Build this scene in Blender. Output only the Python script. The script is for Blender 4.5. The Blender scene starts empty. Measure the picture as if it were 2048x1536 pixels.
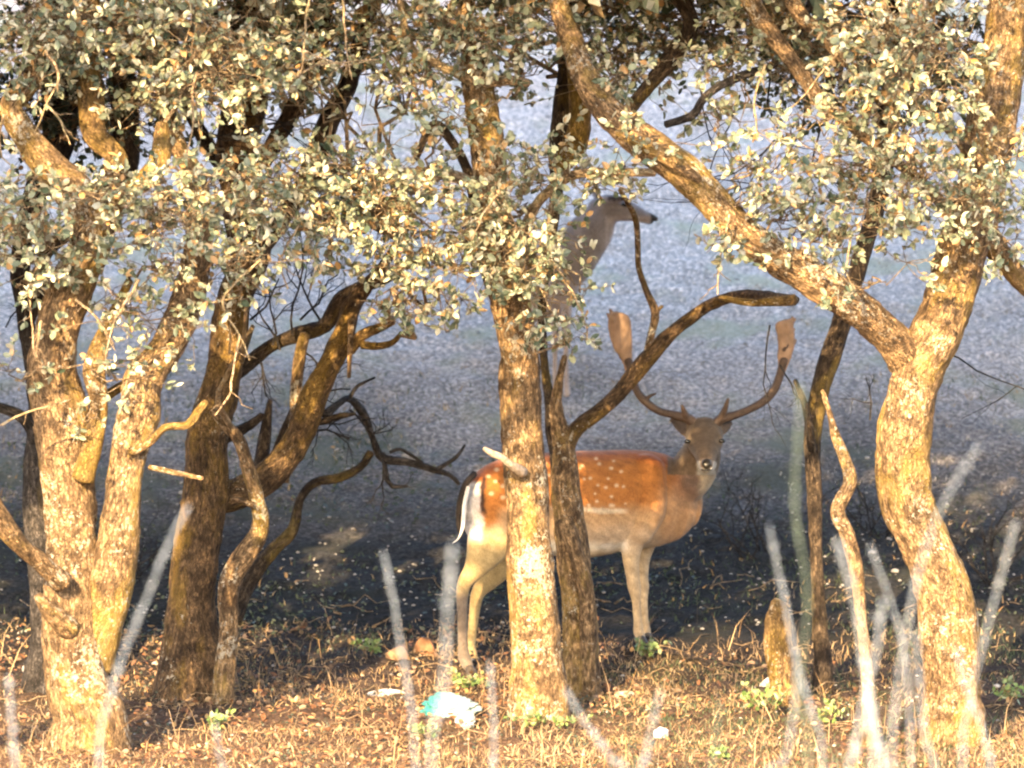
import bpy, math, random
import numpy as np
from mathutils import Vector, Matrix

random.seed(7)
rng = np.random.default_rng(7)
R = math.radians

# ------------------------------------------------------------------ camera, light
sc = bpy.context.scene
FPX = 17200.0                      # focal length in photo pixels (2048 wide)
PITCH = R(-2.0)
CAM = np.array([0.0, 0.0, 2.6])
FW = np.array([0.0, math.cos(PITCH), math.sin(PITCH)])
UP = np.array([0.0, -math.sin(PITCH), math.cos(PITCH)])
RT = np.array([1.0, 0.0, 0.0])
cam = bpy.data.cameras.new('camera')
camo = bpy.data.objects.new('camera', cam)
sc.collection.objects.link(camo)
camo.location = CAM
camo.rotation_euler = (R(90) + PITCH, 0, 0)
cam.sensor_width = 36
cam.lens = FPX / 2048 * 36
cam.clip_start = 0.5
cam.clip_end = 3000
cam.dof.use_dof = True
cam.dof.focus_distance = 39.6
cam.dof.aperture_fstop = 3.8
sc.camera = camo

SUN_EL, SUN_AZ = 22.0, 15.0        # sun behind the camera, to its left
world = bpy.data.worlds.new('World')
sc.world = world
world.use_nodes = True
nt = world.node_tree
bg = nt.nodes['Background']
sky = nt.nodes.new('ShaderNodeTexSky')
sky.sky_type = 'NISHITA'
sky.sun_disc = False
sky.sun_elevation = R(SUN_EL)
sky.sun_rotation = R(180 + SUN_AZ)
sky.air_density = 1.0
sky.dust_density = 2.0
sky.ozone_density = 1.0
nt.links.new(sky.outputs[0], bg.inputs[0])
bg.inputs[1].default_value = 0.15
sun = bpy.data.lights.new('sun', 'SUN')
sun.energy = 4.6
sun.angle = R(0.5)
sun.color = (1.0, 0.73, 0.39)
suno = bpy.data.objects.new('sun', sun)
sc.collection.objects.link(suno)
SD = Vector((-math.sin(R(SUN_AZ)) * math.cos(R(SUN_EL)), -math.cos(R(SUN_AZ)) * math.cos(R(SUN_EL)), math.sin(R(SUN_EL))))
suno.rotation_euler = (-SD).to_track_quat('-Z', 'Y').to_euler()
suno.location = (-20, -20, 30)
sc.view_settings.view_transform = 'Standard'
sc.view_settings.look = 'None'
sc.view_settings.gamma = 1
sc.cycles.filter_width = 2.2
sc.view_settings.exposure = 2.45
try:
    sc.view_settings.use_curve_mapping = False
except Exception:
    pass

# ------------------------------------------------------------------ helpers
def P(px, py, D):
    """a point of the place seen at photo pixel (px,py), D metres away"""
    return CAM + D * FW + (px - 1024) / FPX * D * RT - (py - 768) / FPX * D * UP

def unP(V):
    d = V - CAM
    D = d @ FW
    return 1024 + (d @ RT) / D * FPX, 768 - (d @ UP) / D * FPX, D

def _hash(ix, iy, iz, seed):
    h = (ix * 374761393 + iy * 668265263 + iz * 2147483647 + seed * 1274126177) & 0xFFFFFFFF
    h = ((h ^ (h >> 13)) * 1274126177) & 0xFFFFFFFF
    h = ((h ^ (h >> 16)) * 2246822519) & 0xFFFFFFFF
    return ((h ^ (h >> 15)) & 0xFFFFFF) / float(0xFFFFFF) * 2 - 1

def vnoise(p, seed=0):
    p = np.asarray(p, float)
    i = np.floor(p).astype(np.int64)
    f = p - i
    f = f * f * (3 - 2 * f)
    out = 0
    for dx in (0, 1):
        wx = f[:, 0] if dx else 1 - f[:, 0]
        for dy in (0, 1):
            wy = f[:, 1] if dy else 1 - f[:, 1]
            for dz in (0, 1):
                wz = f[:, 2] if dz else 1 - f[:, 2]
                out = out + wx * wy * wz * _hash(i[:, 0] + dx, i[:, 1] + dy, i[:, 2] + dz, seed)
    return out

def fbm(p, seed=0, octs=3):
    s, a, t = 0, 1.0, 0
    p = np.asarray(p, float)
    for k in range(octs):
        s = s + a * vnoise(p * (2.03 ** k) + 17.3 * k, seed + k)
        t += a
        a *= 0.5
    return s / t

def nrm(v):
    v = np.asarray(v, float)
    return v / np.maximum(np.linalg.norm(v, axis=-1, keepdims=True), 1e-9)

def make_mesh(name, V, F, smooth=True, attrs=None):
    """F: (n,k) int array of one face size, or a list of such arrays"""
    V = np.asarray(V, np.float32)
    if not isinstance(F, (list, tuple)):
        F = [F]
    F = [np.asarray(f, np.int32) for f in F if len(f)]
    me = bpy.data.meshes.new(name)
    me.vertices.add(len(V))
    me.vertices.foreach_set('co', V.ravel())
    nl = sum(f.size for f in F)
    me.loops.add(nl)
    me.loops.foreach_set('vertex_index', np.concatenate([f.ravel() for f in F]))
    npoly = sum(len(f) for f in F)
    me.polygons.add(npoly)
    tot = np.concatenate([np.full(len(f), f.shape[1], np.int32) for f in F])
    st = np.concatenate([[0], np.cumsum(tot)[:-1]]).astype(np.int32)
    me.polygons.foreach_set('loop_start', st)
    me.polygons.foreach_set('loop_total', tot)
    me.polygons.foreach_set('use_smooth', np.full(npoly, smooth))
    me.update(calc_edges=True)
    for k, (typ, data) in (attrs or {}).items():
        a = me.attributes.new(k, typ, 'POINT')
        a.data.foreach_set({'FLOAT_VECTOR': 'vector', 'FLOAT_COLOR': 'color', 'FLOAT': 'value'}[typ], np.asarray(data, np.float32).ravel())
    return me

def link(name, me, mat=None, parent=None, kind=None, loc=None):
    o = bpy.data.objects.new(name, me)
    sc.collection.objects.link(o)
    if mat is not None and me is not None and len(me.materials) == 0:
        me.materials.append(mat)
    if parent is not None:
        o.parent = parent
        o.matrix_parent_inverse = Matrix.Translation(-Vector(parent.location)) if parent.parent is None else Matrix.Identity(4)
    if loc is not None:
        o.location = loc
    if kind:
        o['kind'] = kind
    return o

def thing(name, label, cat, loc, group=None):
    o = bpy.data.objects.new(name, None)
    sc.collection.objects.link(o)
    o.location = Vector(loc)
    o.empty_display_size = 0.1
    o['label'] = label
    o['category'] = cat
    if group:
        o['group'] = group
    return o

def tag(o, label, cat, group=None):
    o['label'] = label
    o['category'] = cat
    if group:
        o['group'] = group
    return o

class Geo:
    def __init__(self):
        self.V, self.T, self.Q, self.B, self.n = [], [], [], [], 0
    def add(self, V, Q=None, T=None, B=None):
        V = np.asarray(V, float)
        self.V.append(V)
        if Q is not None and len(Q): self.Q.append(np.asarray(Q) + self.n)
        if T is not None and len(T): self.T.append(np.asarray(T) + self.n)
        self.B.append(B if B is not None else np.zeros_like(V))
        self.n += len(V)
    def mesh(self, name, smooth=True):
        F = []
        if self.Q: F.append(np.concatenate(self.Q))
        if self.T: F.append(np.concatenate(self.T))
        return make_mesh(name, np.concatenate(self.V), F, smooth, {'bark': ('FLOAT_VECTOR', np.concatenate(self.B))})

def catmull(pts, step):
    pts = np.asarray(pts, float)
    if len(pts) == 2:
        n = max(2, int(np.linalg.norm(pts[1, :3] - pts[0, :3]) / step) + 1)
        t = np.linspace(0, 1, n)[:, None]
        return pts[0] * (1 - t) + pts[1] * t
    ext = np.vstack([2 * pts[0] - pts[1], pts, 2 * pts[-1] - pts[-2]])
    out = []
    for i in range(len(pts) - 1):
        p0, p1, p2, p3 = ext[i:i + 4]
        n = max(1, int(np.linalg.norm(p2[:3] - p1[:3]) / step))
        t = (np.arange(n) / n)[:, None]
        out.append(0.5 * ((2 * p1) + (-p0 + p2) * t + (2 * p0 - 5 * p1 + 4 * p2 - p3) * t ** 2 + (-p0 + 3 * p1 - 3 * p2 + p3) * t ** 3))
    out.append(pts[-1:])
    return np.vstack(out)

def frames(C):
    T = np.gradient(C, axis=0)
    T = nrm(T)
    N = np.zeros_like(C)
    a = np.array([1.0, 0, 0]) if abs(T[0, 0]) < 0.8 else np.array([0, 1.0, 0])
    n = nrm(np.cross(np.cross(T[0], a), T[0]))
    for i in range(len(C)):
        n = n - T[i] * (n @ T[i])
        n = n / max(np.linalg.norm(n), 1e-9)
        N[i] = n
    return T, N, np.cross(T, N)

def tube(g, C, r, sides=8, rough=0.0, seed=0, closed_tip=True, flare=0.0):
    """C (n,3), r (n,). rough: relief in metres."""
    C = np.asarray(C, float)
    r = np.asarray(r, float)
    n = len(C)
    T, N, B = frames(C)
    ang = np.linspace(0, 2 * np.pi, sides, endpoint=False)
    ca, sa = np.cos(ang), np.sin(ang)
    s = np.concatenate([[0], np.cumsum(np.linalg.norm(np.diff(C, axis=0), axis=1))])
    dirs = N[:, None, :] * ca[None, :, None] + B[:, None, :] * sa[None, :, None]
    rr = np.repeat(r[:, None], sides, 1)
    bark = np.stack([rr * ca[None, :], rr * sa[None, :], np.repeat(s[:, None], sides, 1)], -1)
    off = seed * 3.71
    bq = bark.reshape(-1, 3) + off
    if rough > 0:
        big = fbm(bq * np.array([7, 7, 4.0]), seed, 2).reshape(n, sides)
        mid = fbm(bq * np.array([30, 30, 13.0]), seed + 5, 2).reshape(n, sides)
        fine = vnoise(bq * np.array([85, 85, 34.0]), seed + 9).reshape(n, sides)
        rr = rr * (1 + 0.13 * big) + rough * (0.9 * mid + 0.5 * fine - 0.6 * np.clip(0.25 - np.abs(mid), 0, 1) * 4 * 0.5)
    V = (C[:, None, :] + dirs * rr[:, :, None]).reshape(-1, 3)
    i = np.arange(n - 1)[:, None] * sides
    j = np.arange(sides)[None, :]
    j2 = (j + 1) % sides
    Q = np.stack([i + j, i + j2, i + sides + j2, i + sides + j], -1).reshape(-1, 4)
    V = np.vstack([V, C[0] - T[0] * r[0] * 0.3, C[-1] + T[-1] * r[-1] * 0.5])
    a, b = n * sides, n * sides + 1
    jj = np.arange(sides)
    T1 = np.stack([np.full(sides, a), (jj + 1) % sides, jj], -1)
    T2 = np.stack([np.full(sides, b), (n - 1) * sides + jj, (n - 1) * sides + (jj + 1) % sides], -1)
    bk = np.vstack([bq, bq[:1], bq[-1:]])
    g.add(V, Q, np.vstack([T1, T2]), bk)

def path(pts):
    """[(px,py,rpx,D)...] -> centres, radii"""
    a = np.array([list(P(p[0], p[1], p[3])) + [p[2] / FPX * p[3]] for p in pts])
    return a

# ------------------------------------------------------------------ materials
def new_mat(name):
    m = bpy.data.materials.new(name)
    m.use_nodes = True
    t = m.node_tree
    b = t.nodes['Principled BSDF']
    return m, t, b

def N(t, typ, **kw):
    n = t.nodes.new(typ)
    for k, v in kw.items():
        if k.startswith('i_'):
            n.inputs[k[2:].replace('_', ' ')].default_value = v
        else:
            setattr(n, k, v)
    return n

def ramp(t, fac, stops, interp='LINEAR'):
    n = t.nodes.new('ShaderNodeValToRGB')
    n.color_ramp.interpolation = interp
    els = n.color_ramp.elements
    while len(els) < len(stops):
        els.new(0.5)
    for e, (p, c) in zip(els, stops):
        e.position = p
        e.color = (c[0], c[1], c[2], 1) if len(c) == 3 else c
    t.links.new(fac, n.inputs[0])
    return n

def mixc(t, fac, a, b, blend='MIX'):
    n = t.nodes.new('ShaderNodeMix')
    n.data_type = 'RGBA'
    n.blend_type = blend
    for sock, v in ((n.inputs[0], fac), (n.inputs[6], a), (n.inputs[7], b)):
        if isinstance(v, (int, float)):
            sock.default_value = v
        elif isinstance(v, tuple):
            sock.default_value = (v[0], v[1], v[2], 1)
        else:
            t.links.new(v, sock)
    return n.outputs[2]

def bark_material(name, plate=(0.30, 0.185, 0.085), crack=(0.075, 0.045, 0.025), lichen=(0.44, 0.29, 0.06), lich=0.52, fleck=0.62):
    m, t, b = new_mat(name)
    at = N(t, 'ShaderNodeAttribute', attribute_name='bark')
    mp = N(t, 'ShaderNodeMapping')
    mp.inputs['Scale'].default_value = (1, 1, 0.42)
    t.links.new(at.outputs['Vector'], mp.inputs[0])
    v = N(t, 'ShaderNodeTexVoronoi', feature='DISTANCE_TO_EDGE')
    v.inputs['Scale'].default_value = 95
    wob = N(t, 'ShaderNodeTexNoise')
    wob.inputs['Scale'].default_value = 55
    t.links.new(mp.outputs[0], wob.inputs['Vector'])
    add = N(t, 'ShaderNodeVectorMath', operation='MULTIPLY_ADD')
    t.links.new(wob.outputs['Color'], add.inputs[0])
    add.inputs[1].default_value = (0.022, 0.022, 0.022)
    t.links.new(mp.outputs[0], add.inputs[2])
    t.links.new(add.outputs[0], v.inputs['Vector'])
    n1 = N(t, 'ShaderNodeTexNoise'); n1.inputs['Scale'].default_value = 5; n1.inputs['Detail'].default_value = 5; n1.inputs['Roughness'].default_value = 0.65
    t.links.new(mp.outputs[0], n1.inputs['Vector'])
    n2 = N(t, 'ShaderNodeTexNoise'); n2.inputs['Scale'].default_value = 62; n2.inputs['Detail'].default_value = 5; n2.inputs['Roughness'].default_value = 0.6
    t.links.new(mp.outputs[0], n2.inputs['Vector'])
    n3 = N(t, 'ShaderNodeTexNoise'); n3.inputs['Scale'].default_value = 120; n3.inputs['Detail'].default_value = 3
    t.links.new(mp.outputs[0], n3.inputs['Vector'])
    base0 = ramp(t, n2.outputs[0], [(0.34, tuple(c * 0.28 for c in plate)), (0.5, plate), (0.62, tuple(min(1, c * 2.1) for c in plate))])
    nd = N(t, 'ShaderNodeTexNoise'); nd.inputs['Scale'].default_value = 11; nd.inputs['Detail'].default_value = 4
    t.links.new(at.outputs['Vector'], nd.inputs['Vector'])
    ndr = ramp(t, nd.outputs[0], [(0.36, (0.45, 0.42, 0.40)), (0.5, (1, 1, 1)), (0.66, (1.35, 1.3, 1.2))])
    class _b: pass
    base = _b(); base.outputs = [mixc(t, 1.0, base0.outputs[0], ndr.outputs[0], 'MULTIPLY')]
    lf = ramp(t, n1.outputs[0], [(lich - 0.05, (0, 0, 0)), (lich + 0.08, (1, 1, 1))])
    c1 = mixc(t, lf.outputs[0], base.outputs[0], mixc(t, 0.55, base.outputs[0], lichen))
    cr0 = ramp(t, v.outputs['Distance'], [(0.0, (.8, .8, .8)), (0.10, (0.3, 0.3, 0.3)), (0.25, (0, 0, 0))])
    crn = ramp(t, n1.outputs[0], [(0.35, (1, 1, 1)), (0.6, (0.55, 0.55, 0.55))])
    crm = N(t, 'ShaderNodeMath', operation='MULTIPLY'); t.links.new(cr0.outputs[0], crm.inputs[0]); t.links.new(crn.outputs[0], crm.inputs[1])
    c2 = mixc(t, crm.outputs[0], c1, crack)
    n4 = N(t, 'ShaderNodeTexNoise'); n4.inputs['Scale'].default_value = 4.0; n4.inputs['Detail'].default_value = 2
    mp2 = N(t, 'ShaderNodeMapping'); mp2.inputs['Location'].default_value = (9, 3, 7)
    t.links.new(at.outputs['Vector'], mp2.inputs[0]); t.links.new(mp2.outputs[0], n4.inputs['Vector'])
    mul = N(t, 'ShaderNodeMath', operation='MULTIPLY_ADD'); mul.inputs[1].default_value = 0.5; 
    t.links.new(n4.outputs[0], mul.inputs[0])
    n5 = N(t, 'ShaderNodeTexNoise'); n5.inputs['Scale'].default_value = 40; n5.inputs['Detail'].default_value = 4; n5.inputs['Roughness'].default_value = .75
    t.links.new(at.outputs['Vector'], n5.inputs['Vector'])
    m65 = N(t, 'ShaderNodeMath', operation='MULTIPLY'); m65.inputs[1].default_value = 0.75
    t.links.new(n5.outputs[0], m65.inputs[0]); t.links.new(m65.outputs[0], mul.inputs[2])
    fl = ramp(t, mul.outputs[0], [(fleck + 0.075, (0, 0, 0)), (fleck + 0.13, (1, 1, 1))])
    c3 = mixc(t, fl.outputs[0], c2, (0.46, 0.40, 0.31))
    t.links.new(c3, b.inputs['Base Color'])
    b.inputs['Roughness'].default_value = 0.85
    b.inputs['Specular IOR Level'].default_value = 0.25
    h = N(t, 'ShaderNodeMath', operation='MINIMUM'); h.inputs[1].default_value = 0.22
    t.links.new(v.outputs['Distance'], h.inputs[0])
    h2 = N(t, 'ShaderNodeMath', operation='MULTIPLY_ADD'); h2.inputs[1].default_value = 0.5
    t.links.new(n2.outputs[0], h2.inputs[0]); t.links.new(h.outputs[0], h2.inputs[2])
    bp = N(t, 'ShaderNodeBump'); bp.inputs['Strength'].default_value = 1.0; bp.inputs['Distance'].default_value = 0.035
    t.links.new(h2.outputs[0], bp.inputs['Height']); t.links.new(bp.outputs[0], b.inputs['Normal'])
    return m

BARK = bark_material('oak_bark', plate=(0.23, 0.147, 0.078), lich=.56)
BARKY = bark_material('oak_bark_lichen', plate=(0.20, 0.125, 0.055), lichen=(0.30, 0.19, 0.025), lich=0.48, fleck=0.66)
BARKM = bark_material('oak_bark_brown', plate=(0.11, 0.068, 0.036), crack=(0.04, 0.025, 0.015), lichen=(0.30, 0.18, 0.03), lich=.55, fleck=.70)
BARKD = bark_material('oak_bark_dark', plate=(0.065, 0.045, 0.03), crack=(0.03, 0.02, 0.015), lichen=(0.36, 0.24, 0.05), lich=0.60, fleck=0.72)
BARKT = bark_material('twig_bark', plate=(0.42, 0.30, 0.19), crack=(0.16, 0.10, 0.06), lichen=(0.5, 0.4, 0.2), lich=0.5, fleck=0.6)
BARKB = bark_material('dead_wood_and_shade_dark', plate=(0.05, 0.042, 0.04), crack=(0.02, 0.017, 0.015), lichen=(0.2, 0.14, 0.05), lich=0.68, fleck=0.8)  # near-black: dead wood, and shade painted onto a rear stem

def leaf_material(name, top_a, top_b, under, brown=0.06, gloss=0.45):
    m, t, b = new_mat(name)
    g = N(t, 'ShaderNodeNewGeometry')
    oi = N(t, 'ShaderNodeObjectInfo')
    s = N(t, 'ShaderNodeMath', operation='ADD')
    t.links.new(g.outputs['Random Per Island'], s.inputs[0]); t.links.new(oi.outputs['Random'], s.inputs[1])
    fr = N(t, 'ShaderNodeMath', operation='FRACT'); t.links.new(s.outputs[0], fr.inputs[0])
    br = (0.38, 0.22, 0.09)
    top = ramp(t, fr.outputs[0], [(0.0, top_a), (1 - brown - 0.02, top_b), (1 - brown, br), (1.0, br)])
    und = ramp(t, fr.outputs[0], [(0.0, tuple(c * 0.75 for c in under)), (1 - brown - 0.02, under), (1 - brown, (0.46, 0.32, 0.18)), (1, (0.46, 0.32, 0.18))])
    c = mixc(t, g.outputs['Backfacing'], top.outputs[0], und.outputs[0])
    t.links.new(c, b.inputs['Base Color'])
    b.inputs['Roughness'].default_value = gloss
    b.inputs['Specular IOR Level'].default_value = 0.5
    tr = N(t, 'ShaderNodeBsdfTranslucent'); 
    tc = mixc(t, 0.5, c, (0.30, 0.34, 0.06)); t.links.new(tc, tr.inputs[0])
    mx = N(t, 'ShaderNodeMixShader'); mx.inputs[0].default_value = 0.14
    t.links.new(b.outputs[0], mx.inputs[1]); t.links.new(tr.outputs[0], mx.inputs[2])
    t.links.new(mx.outputs[0], t.nodes['Material Output'].inputs[0])
    return m

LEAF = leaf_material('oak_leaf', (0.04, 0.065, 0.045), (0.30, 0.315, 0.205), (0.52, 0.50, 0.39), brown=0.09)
LEAFD = leaf_material('oak_leaf_dark', (0.015, 0.025, 0.018), (0.045, 0.06, 0.04), (0.09, 0.105, 0.08), brown=0.03)  # darkened leaf copy, puts deep shade into the rear foliage colour
LEAFG = leaf_material('herb_leaf', (0.09, 0.15, 0.04), (0.2, 0.26, 0.09), (0.3, 0.34, 0.2), brown=0.05)
STRAW = leaf_material('dry_grass_blade', (0.15, 0.09, 0.045), (0.48, 0.32, 0.18), (0.34, 0.23, 0.14), brown=0.15, gloss=0.7)
FROST = leaf_material('pale_grass_blade', (0.34, 0.31, 0.28), (0.66, 0.60, 0.55), (0.62, 0.56, 0.52), brown=0.06, gloss=0.8)
GREENB = leaf_material('green_grass_blade', (0.02, 0.035, 0.015), (0.06, 0.08, 0.035), (0.06, 0.08, 0.04), brown=0.2, gloss=0.7)
LITTER = leaf_material('fallen_leaf', (0.03, 0.018, 0.012), (0.24, 0.10, 0.045), (0.30, 0.19, 0.13), brown=0.15, gloss=0.7)

def plain(name, col, rough=0.7, var=0.25, scale=30, bump=0.2, spec=0.3, dist=0.01):
    m, t, b = new_mat(name)
    tc = N(t, 'ShaderNodeTexCoord')
    n = N(t, 'ShaderNodeTexNoise'); n.inputs['Scale'].default_value = scale; n.inputs['Detail'].default_value = 4
    t.links.new(tc.outputs['Object'], n.inputs['Vector'])
    r = ramp(t, n.outputs[0], [(0.3, tuple(c * (1 - var) for c in col)), (0.7, tuple(min(1, c * (1 + var)) for c in col))])
    t.links.new(r.outputs[0], b.inputs['Base Color'])
    b.inputs['Roughness'].default_value = rough
    b.inputs['Specular IOR Level'].default_value = spec
    bp = N(t, 'ShaderNodeBump'); bp.inputs['Strength'].default_value = bump; bp.inputs['Distance'].default_value = dist
    t.links.new(n.outputs[0], bp.inputs['Height']); t.links.new(bp.outputs[0], b.inputs['Normal'])
    return m

# ------------------------------------------------------------------ ground
GP = [(2, 768 + 2.6 / 2 * FPX), (10, 768 + 2.55 / 10 * FPX), (25, 2060), (32, 1800), (36, 1630), (38, 1545), (39, 1495), (40, 1442), (41, 1385), (41.6, 1348), (42.3, 1287), (43, 1222),
      (44, 1105), (45, 965), (46, 820), (47.5, 620), (49, 430), (51, 190), (53, -40), (56, -360), (60, -740), (66, -1200), (74, -1600)]
_gy, _gz = [], []
for D, py in GP:
    q = P(1024, py, D)
    _gy.append(q[1]); _gz.append(q[2])
_gy = [-60] + _gy + [100, 140, 3000]
_gz = [_gz[0] + 1.0] + _gz + [_gz[-1] + 2.2, _gz[-1] + 3.0, _gz[-1] + 3.5]
from numpy import interp as _interp
_ys = np.arange(-60, 160, 0.1)
_zs = np.interp(_ys, _gy, _gz)
_k = np.ones(7) / 7
_zs2 = np.convolve(np.pad(_zs, 3, 'edge'), _k, 'valid')

def ground_z(x, y):
    x = np.atleast_1d(np.asarray(x, float)); y = np.atleast_1d(np.asarray(y, float))
    z = np.interp(y, _ys, _zs2)
    z = np.where(y > 159, np.interp(y, _gy, _gz), z)
    p = np.stack([x * 0.55, y * 0.55, x * 0], -1)
    z = z + 0.05 * fbm(p, 3, 2) + 0.018 * fbm(np.stack([x * 3.1, y * 3.1, x * 0], -1), 11, 2)
    return z

def gpt(px, D):
    """ground point below pixel column px at distance D"""
    q = P(px, 1000, D)
    for _ in range(6):
        z = ground_z(q[0], q[1])[0]
        py = 768 - ((np.array([q[0], q[1], z]) - CAM) @ UP) / D * FPX
        q = P(px, py, D)
    return np.array([q[0], q[1], ground_z(q[0], q[1])[0]])

def grid_ground(xs, ys):
    X, Y = np.meshgrid(xs, ys)
    x, y = X.ravel(), Y.ravel()
    z = ground_z(x, y)
    # fine relief where the camera looks
    near = np.clip(1 - np.abs(y - 46) / 11, 0, 1) * np.clip(1 - np.abs(x) / 5.5, 0, 1)
    near = np.clip(near * 3, 0, 1)
    pp = np.stack([x, y, x * 0], -1)
    z = z + near * (0.016 * vnoise(pp * 11, 21) + 0.009 * vnoise(pp * 29, 22))
    nx, ny = len(xs), len(ys)
    i = np.arange(ny - 1)[:, None] * nx; j = np.arange(nx - 1)[None, :]
    Q = np.stack([i + j, i + j + 1, i + nx + j + 1, i + nx + j], -1).reshape(-1, 4)
    return np.stack([x, y, z], -1), Q

xs = np.concatenate([-np.geomspace(1500, 4.2, 26), np.arange(-4.1, 4.11, 0.035), np.geomspace(4.2, 1500, 26)])
ys = np.concatenate([np.linspace(-60, 34, 70), np.arange(34.2, 56, 0.04), np.geomspace(56.2, 2500, 60)])
V, Q = grid_ground(xs, ys)
me = make_mesh('ground', V, Q)
m, t, b = new_mat('ground_soil')
tc = N(t, 'ShaderNodeTexCoord')
sep = N(t, 'ShaderNodeSeparateXYZ'); t.links.new(tc.outputs['Object'], sep.inputs[0])
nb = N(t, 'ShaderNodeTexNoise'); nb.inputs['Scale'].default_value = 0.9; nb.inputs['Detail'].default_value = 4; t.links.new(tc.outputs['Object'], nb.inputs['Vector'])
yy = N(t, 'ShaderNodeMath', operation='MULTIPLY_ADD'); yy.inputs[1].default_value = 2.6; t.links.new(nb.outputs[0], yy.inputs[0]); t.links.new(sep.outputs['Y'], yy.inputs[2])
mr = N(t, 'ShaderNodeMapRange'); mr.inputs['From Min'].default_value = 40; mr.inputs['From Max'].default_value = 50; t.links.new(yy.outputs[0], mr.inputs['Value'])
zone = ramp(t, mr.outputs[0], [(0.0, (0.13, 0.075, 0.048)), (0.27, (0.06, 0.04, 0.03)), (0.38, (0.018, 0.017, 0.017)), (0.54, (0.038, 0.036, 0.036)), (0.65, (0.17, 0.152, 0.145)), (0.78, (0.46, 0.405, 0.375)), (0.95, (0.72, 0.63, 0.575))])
nf = N(t, 'ShaderNodeTexNoise'); nf.inputs['Scale'].default_value = 42; nf.inputs['Detail'].default_value = 5; nf.inputs['Roughness'].default_value = 0.7; t.links.new(tc.outputs['Object'], nf.inputs['Vector'])
nfr = ramp(t, nf.outputs[0], [(0.33, (0.35, 0.35, 0.35)), (0.5, (0.85, 0.85, 0.85)), (0.64, (1.9, 1.85, 1.8))])
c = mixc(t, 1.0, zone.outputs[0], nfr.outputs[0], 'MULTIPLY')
ng = N(t, 'ShaderNodeTexNoise'); ng.inputs['Scale'].default_value = 2.3; ng.inputs['Detail'].default_value = 4; t.links.new(tc.outputs['Object'], ng.inputs['Vector'])
ngr = ramp(t, ng.outputs[0], [(0.52, (0, 0, 0)), (0.66, (1, 1, 1))])
fac = N(t, 'ShaderNodeMath', operation='MULTIPLY'); fac.inputs[1].default_value = 0.75; t.links.new(ngr.outputs[0], fac.inputs[0])
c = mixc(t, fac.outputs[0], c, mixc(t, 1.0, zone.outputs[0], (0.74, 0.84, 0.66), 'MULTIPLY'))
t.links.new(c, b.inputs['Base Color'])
b.inputs['Roughness'].default_value = 0.95
b.inputs['Specular IOR Level'].default_value = 0.15
bp = N(t, 'ShaderNodeBump'); bp.inputs['Strength'].default_value = 0.8; bp.inputs['Distance'].default_value = 0.03
t.links.new(nf.outputs[0], bp.inputs['Height']); t.links.new(bp.outputs[0], b.inputs['Normal'])
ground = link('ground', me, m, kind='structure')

# ------------------------------------------------------------------ scatter helpers
LT = np.array([[0, 0, 0], [.28, .36, .05], [.28, -.36, .05], [.33, 0, -.03], [.68, .37, .03], [.68, -.37, .03], [.7, 0, -.06], [1, 0, -.02]])
LF = np.array([[0, 3, 1], [0, 2, 3], [3, 6, 1], [1, 6, 4], [3, 2, 6], [2, 5, 6], [6, 7, 4], [6, 5, 7]])

def leaf_geo(pos, d, n, L, w=0.72):
    d = nrm(d)
    s = nrm(np.cross(n, d))
    n = np.cross(d, s)
    L = np.asarray(L)[:, None, None]
    V = pos[:, None, :] + L * (LT[None, :, 0:1] * d[:, None, :] + w * LT[None, :, 1:2] * s[:, None, :] + LT[None, :, 2:3] * n[:, None, :])
    F = (np.arange(len(pos)) * 8)[:, None, None] + LF[None]
    return V.reshape(-1, 3), F.reshape(-1, 3)

def quad_leaf_geo(pos, d, n, L, w=0.7):
    d = nrm(d); s = nrm(np.cross(n, d)); n = np.cross(d, s)
    T4 = np.array([[0, 0, 0], [.5, .5, .1], [1, 0, 0], [.5, -.5, .1]])
    L = np.asarray(L)[:, None, None]
    V = pos[:, None, :] + L * (T4[None, :, 0:1] * d[:, None, :] + w * T4[None, :, 1:2] * s[:, None, :] + T4[None, :, 2:3] * n[:, None, :])
    F = (np.arange(len(pos)) * 4)[:, None] + np.array([0, 3, 2, 1])[None]
    return V.reshape(-1, 3), F

def blades(xy, h, w, lean=0.5, up0=-0.01):
    n = len(xy)
    z = ground_z(xy[:, 0], xy[:, 1]) + up0
    base = np.column_stack([xy, z])
    az = rng.uniform(0, 2 * np.pi, n)
    le = rng.uniform(0.05, lean, n)
    d = np.stack([np.cos(az) * le, np.sin(az) * le, np.ones(n)], -1)
    d = nrm(d)
    az2 = rng.uniform(0, 2 * np.pi, n)
    s = np.stack([np.cos(az2), np.sin(az2), np.zeros(n)], -1)
    h = np.asarray(h)[:, None]; w = np.asarray(w)[:, None]
    mid = base + d * h * 0.55
    bend = np.stack([np.cos(az), np.sin(az), -0.3 * np.ones(n)], -1)
    tip = base + d * h + bend * h * rng.uniform(0.05, 0.55, n)[:, None]
    V = np.stack([base - s * w, base + s * w, mid + s * w * .7, mid - s * w * .7, tip], 1).reshape(-1, 3)
    i = (np.arange(n) * 5)[:, None]
    return V, i + np.array([[0, 1, 2, 3]]), i + np.array([[3, 2, 4]])

def sstep(a, b, x):
    t = np.clip((x - a) / (b - a), 0, 1)
    return t * t * (3 - 2 * t)

def rxy(n, x0, x1, y0, y1):
    return np.column_stack([rng.uniform(x0, x1, n), rng.uniform(y0, y1, n)])

def patchy(xy, scale, thr, seed):
    return xy[fbm(np.column_stack([xy * scale, xy[:, 0] * 0]), seed, 2) + rng.uniform(-.25, .25, len(xy)) > thr]

def stuff(name, V, F, mat, parent=None):
    me = make_mesh(name, V, F, smooth=False)
    return link(name, me, mat, parent, kind='stuff')

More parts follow.
